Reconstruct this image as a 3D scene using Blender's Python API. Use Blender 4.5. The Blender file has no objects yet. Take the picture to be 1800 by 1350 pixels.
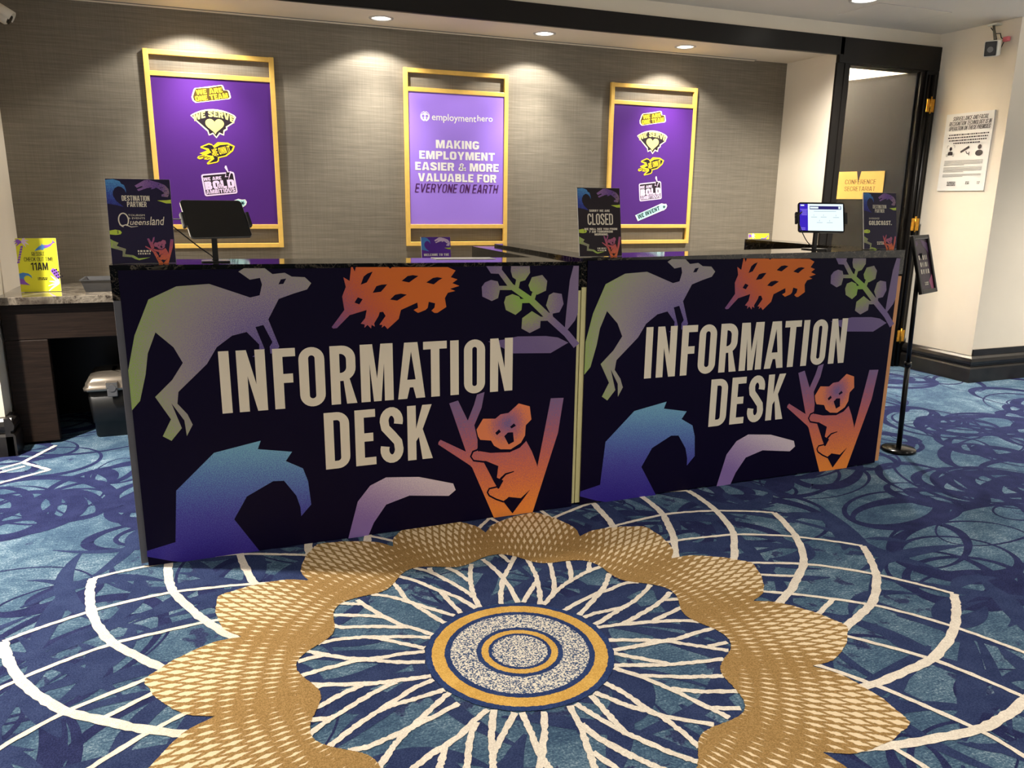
import bpy, bmesh, math, random
from mathutils import Vector, Matrix
from mathutils.geometry import tessellate_polygon
random.seed(7)
S = bpy.context.scene
COL = S.collection
R = math.radians

# ------------------------------------------------------------------ camera
cam_d = bpy.data.cameras.new('camera'); cam = bpy.data.objects.new('camera', cam_d); COL.objects.link(cam)
cam_d.sensor_fit = 'HORIZONTAL'; cam_d.sensor_width = 36.0; cam_d.lens = 36.0 * 1362.59 / 1800.0
cam_d.clip_start = 0.02; cam_d.clip_end = 60
_p, _r, _y = R(13.3996), R(0.6874), R(21.2015)
_f = Vector((math.sin(_y) * math.cos(_p), math.cos(_y) * math.cos(_p), -math.sin(_p)))
_rt = Vector((math.cos(_y), -math.sin(_y), 0)); _up = _rt.cross(_f)
_r2 = math.cos(_r) * _rt + math.sin(_r) * _up; _u2 = -math.sin(_r) * _rt + math.cos(_r) * _up
cam.matrix_world = Matrix(((_r2.x, _u2.x, -_f.x, 0.2703), (_r2.y, _u2.y, -_f.y, -2.702), (_r2.z, _u2.z, -_f.z, 1.2293), (0, 0, 0, 1)))
S.camera = cam

# ------------------------------------------------------------------ view, world, lamps
S.view_settings.view_transform = 'Standard'; S.view_settings.look = 'None'
S.view_settings.gamma = 1.0; S.view_settings.use_curve_mapping = False
S.view_settings.exposure = 1.48
W = bpy.data.worlds.new('world'); S.world = W; W.use_nodes = True
_bg = W.node_tree.nodes['Background']; _bg.inputs[1].default_value = 1.0
_tc = W.node_tree.nodes.new('ShaderNodeTexCoord'); _sx = W.node_tree.nodes.new('ShaderNodeSeparateXYZ'); _mr = W.node_tree.nodes.new('ShaderNodeMapRange'); _rp = W.node_tree.nodes.new('ShaderNodeValToRGB')
W.node_tree.links.new(_tc.outputs['Generated'], _sx.inputs[0]); W.node_tree.links.new(_sx.outputs[2], _mr.inputs[0])
_mr.inputs[1].default_value = -0.40; _mr.inputs[2].default_value = 0.05; W.node_tree.links.new(_mr.outputs[0], _rp.inputs[0]); W.node_tree.links.new(_rp.outputs[0], _bg.inputs[0])
# glow below the horizon added to brighten ceiling and soffit, as from floor beyond
_rp.color_ramp.elements[0].color = (1.7, 1.55, 1.35, 1); _rp.color_ramp.elements[1].color = (0.13, 0.12, 0.105, 1)

def spot(name, loc, power, half, blend=1.0, color=(1, 0.9, 0.76), radius=0.04, aim=None):
    d = bpy.data.lights.new(name, 'SPOT'); d.energy = power; d.spot_size = R(2 * half); d.spot_blend = blend
    d.color = color; d.shadow_soft_size = radius
    o = bpy.data.objects.new(name, d); COL.objects.link(o); o.location = loc
    if aim: o.rotation_euler = (Vector(aim) - Vector(loc)).to_track_quat('-Z', 'Y').to_euler()
    return o
CEIL = 2.41
SOF = 2.225
LOBBY = [((-1.25, 0.55), 260), ((4.02, 1.23), 92), ((1.9, -1.9), 52), ((-1.2, -2.1), 24), ((4.5, -1.6), 44), ((1.2, -3.6), 40), ((6.4, -0.3), 150)]
for (x, y), pw in LOBBY:
    spot('lobby_downlight_lamp', (x, y, CEIL - 0.03), pw, 68, 1.0, (1, 0.93, 0.83), 0.05)
RECESS = [0.27, 1.28, 2.293, 3.307]
for x in RECESS:
    spot('recess_scallop_lamp', (x, 2.03, SOF - 0.012), 11.5, 64, 0.3, (1, 0.94, 0.85), 0.02)
    spot('recess_beam_lamp', (x, 2.03, SOF - 0.012), 34, 42, 1.0, (1, 0.94, 0.85), 0.03)

# ------------------------------------------------------------------ helpers
def lin(r, g, b):
    def f(c):
        c /= 255.0
        return c / 12.92 if c <= 0.04045 else ((c + 0.055) / 1.055) ** 2.4
    return (f(r), f(g), f(b), 1.0)
def mat(name, col, rough=0.6, metal=0.0, vary=0.0, scale=40, stretch=None, bump=0.0, emit=None, spec=0.5, coat=0.0):
    m = bpy.data.materials.new(name); m.use_nodes = True
    nt = m.node_tree; b = nt.nodes['Principled BSDF']
    b.inputs['Roughness'].default_value = rough; b.inputs['Metallic'].default_value = metal
    b.inputs['Specular IOR Level'].default_value = spec; b.inputs['Coat Weight'].default_value = coat
    b.inputs['Base Color'].default_value = col
    if emit:
        b.inputs['Base Color'].default_value = (.03, .03, .03, 1); b.inputs['Emission Color'].default_value = col; b.inputs['Emission Strength'].default_value = emit
    if vary or bump:
        tc = nt.nodes.new('ShaderNodeTexCoord'); mp = nt.nodes.new('ShaderNodeMapping'); nz = nt.nodes.new('ShaderNodeTexNoise')
        nt.links.new(tc.outputs['Object'], mp.inputs[0]); nt.links.new(mp.outputs[0], nz.inputs['Vector'])
        if stretch: mp.inputs['Scale'].default_value = stretch
        nz.inputs['Scale'].default_value = scale; nz.inputs['Detail'].default_value = 4
        if vary:
            rp = nt.nodes.new('ShaderNodeValToRGB')
            rp.color_ramp.elements[0].position = 0.3; rp.color_ramp.elements[1].position = 0.7
            rp.color_ramp.elements[0].color = tuple(c * (1 - vary) for c in col[:3]) + (1,)
            rp.color_ramp.elements[1].color = tuple(min(1, c * (1 + vary)) for c in col[:3]) + (1,)
            nt.links.new(nz.outputs['Fac'], rp.inputs[0]); nt.links.new(rp.outputs[0], b.inputs['Base Color'])
        if bump:
            bp = nt.nodes.new('ShaderNodeBump'); bp.inputs['Strength'].default_value = bump; bp.inputs['Distance'].default_value = 0.002
            nt.links.new(nz.outputs['Fac'], bp.inputs['Height']); nt.links.new(bp.outputs[0], b.inputs['Normal'])
    return m
class NT:
    """small node helper"""
    def __init__(s, m): s.t = m.node_tree; s.b = s.t.nodes['Principled BSDF']
    def n(s, k): return s.t.nodes.new(k)
    def l(s, a, b): s.t.links.new(a, b)
    def math(s, op, a, b=None, c=None, clamp=False):
        q = s.n('ShaderNodeMath'); q.operation = op; q.use_clamp = clamp
        for i, v in enumerate((a, b, c)):
            if v is None: continue
            if isinstance(v, (int, float)): q.inputs[i].default_value = v
            else: s.l(v, q.inputs[i])
        return q.outputs[0]
    def mix(s, fac, a, b):
        q = s.n('ShaderNodeMix'); q.data_type = 'RGBA'
        for i, v in ((0, fac), (6, a), (7, b)):
            if isinstance(v, (int, float)): q.inputs[i].default_value = v
            elif isinstance(v, tuple): q.inputs[i].default_value = v
            else: s.l(v, q.inputs[i])
        return q.outputs[2]
    def noise(s, vec, scale, detail=3, rough=0.5, dist=0.0):
        q = s.n('ShaderNodeTexNoise'); q.inputs['Scale'].default_value = scale; q.inputs['Detail'].default_value = detail
        q.inputs['Roughness'].default_value = rough; q.inputs['Distortion'].default_value = dist
        s.l(vec, q.inputs['Vector']); return q.outputs['Fac']
    def ramp(s, fac, stops, interp='LINEAR'):
        q = s.n('ShaderNodeValToRGB'); e = q.color_ramp.elements; q.color_ramp.interpolation = interp
        e[0].position, e[0].color = stops[0]; e[1].position, e[1].color = stops[-1]
        for p_, c_ in stops[1:-1]:
            k = e.new(p_); k.color = c_
        s.l(fac, q.inputs[0]); return q.outputs[0]
    def bump(s, h, strength, dist=0.002):
        q = s.n('ShaderNodeBump'); q.inputs['Strength'].default_value = strength; q.inputs['Distance'].default_value = dist
        s.l(h, q.inputs['Height']); s.l(q.outputs[0], s.b.inputs['Normal'])
def gradmat(name, stops, p0, p1=None, radius=None, rough=0.5, grain=0.34):
    """printed ink with a grainy blend: along p0->p1, or outwards from p0; coordinates are the board's own (x across, z up)"""
    m = bpy.data.materials.new(name); m.use_nodes = True; N = NT(m)
    N.b.inputs['Roughness'].default_value = rough; N.b.inputs['Specular IOR Level'].default_value = 0.25
    tc = N.n('ShaderNodeTexCoord'); sx = N.n('ShaderNodeSeparateXYZ'); N.l(tc.outputs['Object'], sx.inputs[0])
    dx = N.math('SUBTRACT', sx.outputs[0], p0[0]); dz = N.math('SUBTRACT', sx.outputs[2], p0[1])
    if radius:
        d = N.math('SQRT', N.math('ADD', N.math('MULTIPLY', dx, dx), N.math('MULTIPLY', dz, dz))); t = N.math('DIVIDE', d, radius)
    else:
        vx, vz = p1[0] - p0[0], p1[1] - p0[1]; L2 = vx * vx + vz * vz
        t = N.math('ADD', N.math('MULTIPLY', dx, vx / L2), N.math('MULTIPLY', dz, vz / L2))
    g = N.noise(tc.outputs['Object'], 330, 0)
    t = N.math('ADD', t, N.math('MULTIPLY', N.math('SUBTRACT', g, 0.5), grain * 2), clamp=True)
    N.l(N.ramp(t, stops), N.b.inputs['Base Color'])
    return m

class MB:
    """collects faces of several materials into ONE mesh object"""
    def __init__(s): s.v = []; s.f = []; s.m = []; s.mats = []; s.smooth = []; s.lay = 0
    def mi(s, m):
        if m not in s.mats: s.mats.append(m)
        return s.mats.index(m)
    def face(s, pts, m, smooth=False):
        i = len(s.v); s.v += [tuple(p) for p in pts]; s.f.append(tuple(range(i, i + len(pts)))); s.m.append(s.mi(m)); s.smooth.append(smooth)
    def grid(s, rows, m, closed=False, smooth=True, flip=False):
        i0 = len(s.v); n = len(rows[0])
        for r in rows: s.v += [tuple(p) for p in r]
        k = s.mi(m)
        for a in range(len(rows) - 1):
            for b in range(n if closed else n - 1):
                q = (i0 + a * n + b, i0 + a * n + (b + 1) % n, i0 + (a + 1) * n + (b + 1) % n, i0 + (a + 1) * n + b)
                s.f.append(q[::-1] if flip else q); s.m.append(k); s.smooth.append(smooth)
    def box(s, lo, hi, m, bev=0.0, M=None):
        bm = bmesh.new(); bmesh.ops.create_cube(bm, size=1)
        for v in bm.verts: v.co = Vector([(lo[i] + hi[i]) / 2 + v.co[i] * (hi[i] - lo[i]) for i in range(3)])
        if bev: bmesh.ops.bevel(bm, geom=list(bm.edges), offset=bev, segments=2, affect='EDGES', profile=0.5)
        s.bm(bm, m, M)
    def bm(s, bm, m, M=None, smooth=False):
        i = len(s.v); bm.verts.ensure_lookup_table(); bm.verts.index_update()
        s.v += [tuple((M @ v.co) if M else v.co) for v in bm.verts]; k = s.mi(m)
        for f in bm.faces: s.f.append(tuple(i + v.index for v in f.verts)); s.m.append(k); s.smooth.append(smooth)
        bm.free()
    def lathe(s, prof, m, center=(0, 0, 0), n=40, M=None, smooth=True):
        rows = []
        for r, z in prof:
            row = []
            for k in range(n):
                a = 2 * math.pi * k / n; p = Vector((center[0] + r * math.cos(a), center[1] + r * math.sin(a), center[2] + z))
                row.append(M @ p if M else p)
            rows.append(row)
        s.grid(rows, m, True, smooth, flip=prof[-1][1] < prof[0][1] and False)
    def tube(s, pts, r, m, n=12, cap=True):
        pts = [Vector(p) for p in pts]; rows = []
        T = [(pts[min(i + 1, len(pts) - 1)] - pts[max(i - 1, 0)]).normalized() for i in range(len(pts))]
        u = T[0].orthogonal().normalized()
        for i, p in enumerate(pts):
            u = (u - T[i] * u.dot(T[i])).normalized(); w = T[i].cross(u); rr = r[i] if isinstance(r, (list, tuple)) else r
            rows.append([p + (u * math.cos(2 * math.pi * k / n) + w * math.sin(2 * math.pi * k / n)) * rr for k in range(n)])
        s.grid(rows, m, True)
        if cap: s.face(rows[0][::-1], m); s.face(rows[-1], m)
    def poly(s, outer, m, y=0.0, holes=(), T=None):
        """a flat printed shape in the x-z plane, facing -Y"""
        loops = [[Vector((a, b, 0)) for a, b in outer]] + [[Vector((a, b, 0)) for a, b in h] for h in holes]
        flat = [p for l in loops for p in l]; i = len(s.v); s.lay += 1; y -= s.lay * 1.2e-5      # later ink lies over earlier ink
        s.v += [(p.x, y, p.y) if T is None else T(p.x, p.y) for p in flat]; k = s.mi(m)
        for t in tessellate_polygon(loops):
            a, b, c = (flat[q] for q in t)
            t = t if (b - a).cross(c - a).z > 0 else t[::-1]
            s.f.append(tuple(i + q for q in t)); s.m.append(k); s.smooth.append(False)
    def prism(s, pts, m, axis, a, b):
        """extrude a 2-D outline along an axis ('x': pts are (y,z); 'y': (x,z); 'z': (x,y))"""
        f = {'x': lambda p, t: (t, p[0], p[1]), 'y': lambda p, t: (p[0], t, p[1]), 'z': lambda p, t: (p[0], p[1], t)}[axis]
        s.face([f(p, a) for p in pts], m); s.face([f(p, b) for p in pts][::-1], m)
        for i in range(len(pts)):
            p, q = pts[i], pts[(i + 1) % len(pts)]
            s.face([f(p, a), f(p, b), f(q, b), f(q, a)], m)
    def build(s, name, parent=None, loc=(0, 0, 0), rot=(0, 0, 0)):
        me = bpy.data.meshes.new(name); me.from_pydata(s.v, [], s.f)
        for m in s.mats: me.materials.append(m)
        me.polygons.foreach_set('material_index', s.m); me.polygons.foreach_set('use_smooth', s.smooth)
        me.update()
        if any(s.smooth) or s.fixn:
            bm = bmesh.new(); bm.from_mesh(me)
            if s.weld: bmesh.ops.remove_doubles(bm, verts=bm.verts, dist=1e-6)
            if s.fixn: bmesh.ops.recalc_face_normals(bm, faces=bm.faces)
            bm.to_mesh(me); bm.free()
        o = bpy.data.objects.new(name, me); COL.objects.link(o); o.location = loc; o.rotation_euler = rot
        if parent: o.parent = parent
        return o
    fixn = False; weld = False
def solid():
    m = MB(); m.fixn = True; m.weld = True; return m
def tag(o, label, cat, group=None):
    o['label'] = label; o['category'] = cat
    if group: o['group'] = group
    return o
def empty(name, loc=(0, 0, 0), rot=(0, 0, 0)):
    o = bpy.data.objects.new(name, None); COL.objects.link(o); o.location = loc; o.rotation_euler = rot; o.empty_display_size = 0.1
    return o
def struct(o): o['kind'] = 'structure'; return o
def copy_tree(o, parent=None):
    c = o.copy(); COL.objects.link(c)
    if parent: c.parent = parent
    for ch in list(o.children): copy_tree(ch, c)
    return c

# ------------------------------------------------------------------ lettering
def rrect(x0, y0, x1, y1, r, n=7, corners='abcd'):
    pts = []
    for (cx, cy, a0, k) in ((x1 - r, y0 + r, -90, 'a'), (x1 - r, y1 - r, 0, 'b'), (x0 + r, y1 - r, 90, 'c'), (x0 + r, y0 + r, 180, 'd')):
        if k in corners and r > 1e-9:
            for i in range(n + 1):
                a = R(a0 + 90 * i / n); pts.append((cx + r * math.cos(a), cy + r * math.sin(a)))
        else: pts.append({'a': (x1, y0), 'b': (x1, y1), 'c': (x0, y1), 'd': (x0, y0)}[k])
    return pts
def strk(L, w):
    n = len(L); out = []; inn = []
    for i in range(n):
        a = L[max(i - 1, 0)]; b = L[min(i + 1, n - 1)]; d = math.hypot(b[0] - a[0], b[1] - a[1]) or 1
        nx, ny = -(b[1] - a[1]) / d, (b[0] - a[0]) / d; ww = (w[i] if isinstance(w, (list, tuple)) else w) / 2
        out.append((L[i][0] + nx * ww, L[i][1] + ny * ww)); inn.append((L[i][0] - nx * ww, L[i][1] - ny * ww))
    return out + inn[::-1]
def arc(cx, cy, rx, ry, a0, a1, n=10):
    return [(cx + rx * math.cos(R(a0 + (a1 - a0) * i / n)), cy + ry * math.sin(R(a0 + (a1 - a0) * i / n))) for i in range(n + 1)]
WID = {'I': 0, 'M': .55, 'W': .62, 'A': .47, 'V': .46, 'Y': .46, 'E': .36, 'F': .36, 'L': .35, '1': .27, ' ': .2, '.': .16, 'T': .42, '&': .5}
def glyph(c, w, s):
    """capital letters of a condensed poster face; height 1, width w, stem s -> list of (outline, holes)"""
    q = s * 0.9; h = w / 2
    ring = lambda: (rrect(0, 0, w, 1, min(h, .26)), [rrect(s, q, w - s, 1 - q, max(min(h, .26) - s, .02))])
    if c == 'I': return [(rrect(0, 0, s, 1, 0), [])]
    if c == '.': return [(rrect(0, 0, s, s, 0), [])]
    if c == '1': return [([(w - s, 0), (w, 0), (w, 1), (w - s * .9, 1), (0, .86), (0, .72), (w - s, .8)], [])]
    if c == 'N': return [([(0, 0), (s, 0), (s, .58), (w - s, 0), (w, 0), (w, 1), (w - s, 1), (w - s, .44), (s, 1), (0, 1)], [])]
    if c == 'F': return [([(0, 0), (s, 0), (s, .43), (w * .86, .43), (w * .86, .58), (s, .58), (s, 1 - q), (w, 1 - q), (w, 1), (0, 1)], [])]
    if c == 'E': return [([(0, 0), (w, 0), (w, q), (s, q), (s, .43), (w * .88, .43), (w * .88, .58), (s, .58), (s, 1 - q), (w, 1 - q), (w, 1), (0, 1)], [])]
    if c == 'L': return [([(0, 0), (w, 0), (w, q), (s, q), (s, 1), (0, 1)], [])]
    if c == 'T': return [([(h - s / 2, 0), (h + s / 2, 0), (h + s / 2, 1 - q), (w, 1 - q), (w, 1), (0, 1), (0, 1 - q), (h - s / 2, 1 - q)], [])]
    if c == 'H': return [([(0, 0), (s, 0), (s, .43), (w - s, .43), (w - s, 0), (w, 0), (w, 1), (w - s, 1), (w - s, .58), (s, .58), (s, 1), (0, 1)], [])]
    if c == 'O': return [ring()]
    if c == 'D': return [(rrect(0, 0, w, 1, min(h, .26), corners='ab'), [rrect(s, q, w - s, 1 - q, max(min(h, .26) - s, .02), corners='ab')])]
    if c == 'P': return [(rrect(0, 0, s, 1, 0), []), (rrect(0, .4, w, 1, .22, corners='ab'), [rrect(s, .4 + q, w - s, 1 - q, .22 - s * .8, corners='ab')])]
    if c == 'R': return glyph('P', w, s) + [([(w - s * 1.05, 0), (w + .01, 0), (w - s * .75, .47), (s, .45), (w * .5, .42)], [])]
    if c == 'B': return [(rrect(0, .46, w * .96, 1, .2, corners='ab'), [rrect(s, .46 + q * .8, w * .96 - s, 1 - q, .1, corners='ab')]), (rrect(0, 0, w, .54, .2, corners='ab'), [rrect(s, q, w - s, .54 - q * .8, .1, corners='ab')])]
    if c == 'A':
        k = s * .62
        return [([(0, 0), (s * 1.04, 0), (s * 1.04 + .1 * w, .2), (w - s * 1.04 - .1 * w, .2), (w - s * 1.04, 0), (w, 0), (h + k + .02, 1), (h - k - .02, 1)], [[(h - .155 * w, .34), (h + .155 * w, .34), (h, .84)]])]
    if c == 'V': return [([(h - s * .62, 0), (h + s * .62, 0), (w, 1), (w - s * 1.05, 1), (h, .25), (s * 1.05, 1), (0, 1)], [])]
    if c == 'Y': return [([(h - s / 2, 0), (h + s / 2, 0), (h + s / 2, .4), (w, 1), (w - s * 1.1, 1), (h, .6), (s * 1.1, 1), (0, 1), (h - s / 2, .4)], [])]
    if c == 'M': return [([(0, 0), (s, 0), (s, .66), (h - s * .42, 0), (h + s * .42, 0), (w - s, .66), (w - s, 0), (w, 0), (w, 1), (w - s * 1.35, 1), (h, .40), (s * 1.35, 1), (0, 1)], [])]
    if c == 'W': return [([(w * .2 - s * .4, 0), (w * .2 + s * .7, 0), (h, .62), (w * .8 - s * .7, 0), (w * .8 + s * .4, 0), (w, 1), (w - s, 1), (w * .78, .36), (h + s * .45, 1), (h - s * .45, 1), (w * .22, .36), (s, 1), (0, 1)], [])]
    if c == 'K': return [(rrect(0, 0, s, 1, 0), []), ([(s * .9, .32), (s * .9, .52), (w - s * 1.1, 1), (w, 1), (w * .62, .56), (w + .01, 0), (w - s * 1.15, 0), (w * .46, .42)], [])]
    if c == 'U': return [(strk([(s / 2, 1)] + arc(h, h * .9, h - s / 2, h * .9 - s / 2, 180, 360) + [(w - s / 2, 1)], s), [])]
    if c == '&': return [(strk([(w * .98, .06), (w * .3, .62), (w * .28, .82), (w * .5, .92), (w * .68, .8), (w * .6, .62), (w * .15, .36), (w * .12, .18), (w * .35, .08), (w * .7, .18), (w * .95, .46)], min(s * .8, .15)), [])]
    if c == '7': return [([(w * .12, 0), (w * .12 + s * 1.1, 0), (w, 1 - q), (w, 1), (0, 1), (0, 1 - q), (w - s * 1.1, 1 - q)], [])]
    if c in 'CG':
        L = arc(h, .74, h - s / 2, .26 - q / 2, -8, 180) + arc(h, .26, h - s / 2, .26 - q / 2, 180, 368)
        if c == 'G': L = arc(h, .74, h - s / 2, .26 - q / 2, -8, 180) + arc(h, .26, h - s / 2, .26 - q / 2, 180, 360) + [(w - s / 2, .5)]
        o = [(strk(L, s), [])]
        if c == 'G': o.append((rrect(h * .95, .4, w, .52, 0), []))
        return o
    if c == 'S':
        L = arc(h, .76, h - s / 2, .24 - q / 2, -22, 180, 12) + [(s * .62, .64), (h, .51), (w - s * .62, .37)] + arc(h, .24, h - s / 2, .24 - q / 2, 0, -202, 12)
        return [(strk(L, s), [])]
    return []
def cond(mb, text, m, cx, z0, cap, width=None, y=0.0, s=.15, gap=.07, left=None, shear=0.0, rot=0.0, wscale=1.0, bend=0.0):
    """a line of condensed capitals: centred on cx (or starting at left), baseline z0, fitted to width"""
    pen = 0; items = []
    for c in text:
        w = (WID.get(c, .42) or s) * wscale if c != 'I' else s
        if c != ' ': items.append((c, pen, w))
        pen += w + (gap if c != ' ' else 0)
    tot = pen - gap; k = (width / tot) if width else cap
    x0 = left if left is not None else cx - tot * k / 2
    ca, sa = math.cos(R(rot)), math.sin(R(rot)); ox = left if left is not None else cx
    for c, px, w in items:
        for o, hs in glyph(c, w, s):
            def T(p):
                x, z = x0 + (px + p[0]) * k + shear * p[1] * cap, p[1] * cap
                if bend: z -= bend * ((x - ox) / (tot * k / 2)) ** 2
                return (ox + (x - ox) * ca - z * sa, z0 + (x - ox) * sa + z * ca)
            mb.poly([T(p) for p in o], m, y, [[T(p) for p in h] for h in hs])
def btext(mb, text, m, cx, cz, width, height, y=0.0, bold=0.0, shear=0.0, rot=0.0, bend=0.0):
    """built-in sans text, fitted to a width x height box centred on (cx, cz)"""
    cu = bpy.data.curves.new('t', 'FONT'); cu.body = text; cu.offset = bold; cu.shear = shear; cu.resolution_u = 3; cu.fill_mode = 'FRONT'
    ob = bpy.data.objects.new('t', cu); COL.objects.link(ob)
    dg = bpy.context.evaluated_depsgraph_get(); me = bpy.data.meshes.new_from_object(ob.evaluated_get(dg))
    xs = [v.co.x for v in me.vertices]; zs = [v.co.y for v in me.vertices]
    x0, x1, z0, z1 = min(xs), max(xs), min(zs), max(zs); i = len(mb.v); k = mb.mi(m); ca, sa = math.cos(R(rot)), math.sin(R(rot))
    for v in me.vertices:
        u = ((v.co.x - x0) / (x1 - x0) - .5) * width; w = ((v.co.y - z0) / (z1 - z0) - .5) * height
        if bend: w -= bend * (u / (width / 2)) ** 2
        mb.v.append((cx + u * ca - w * sa, y, cz + u * sa + w * ca))
    for p in me.polygons:
        mb.f.append(tuple(i + q for q in p.vertices)); mb.m.append(k); mb.smooth.append(False)
    bpy.data.objects.remove(ob); bpy.data.curves.remove(cu); bpy.data.meshes.remove(me)

def wide(mb, text, m, cx, cz, width, height, y=0.0, s=.26, rot=0.0, bend=0.0, gap=.10):
    """a line of heavy wide capitals centred on (cx, cz)"""
    h = height / 2; a = R(rot)
    cond(mb, text, m, cx + h * math.sin(a), cz - h * math.cos(a), height, width, y=y, s=s, gap=gap, rot=rot, wscale=1.75, bend=bend)

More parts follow.
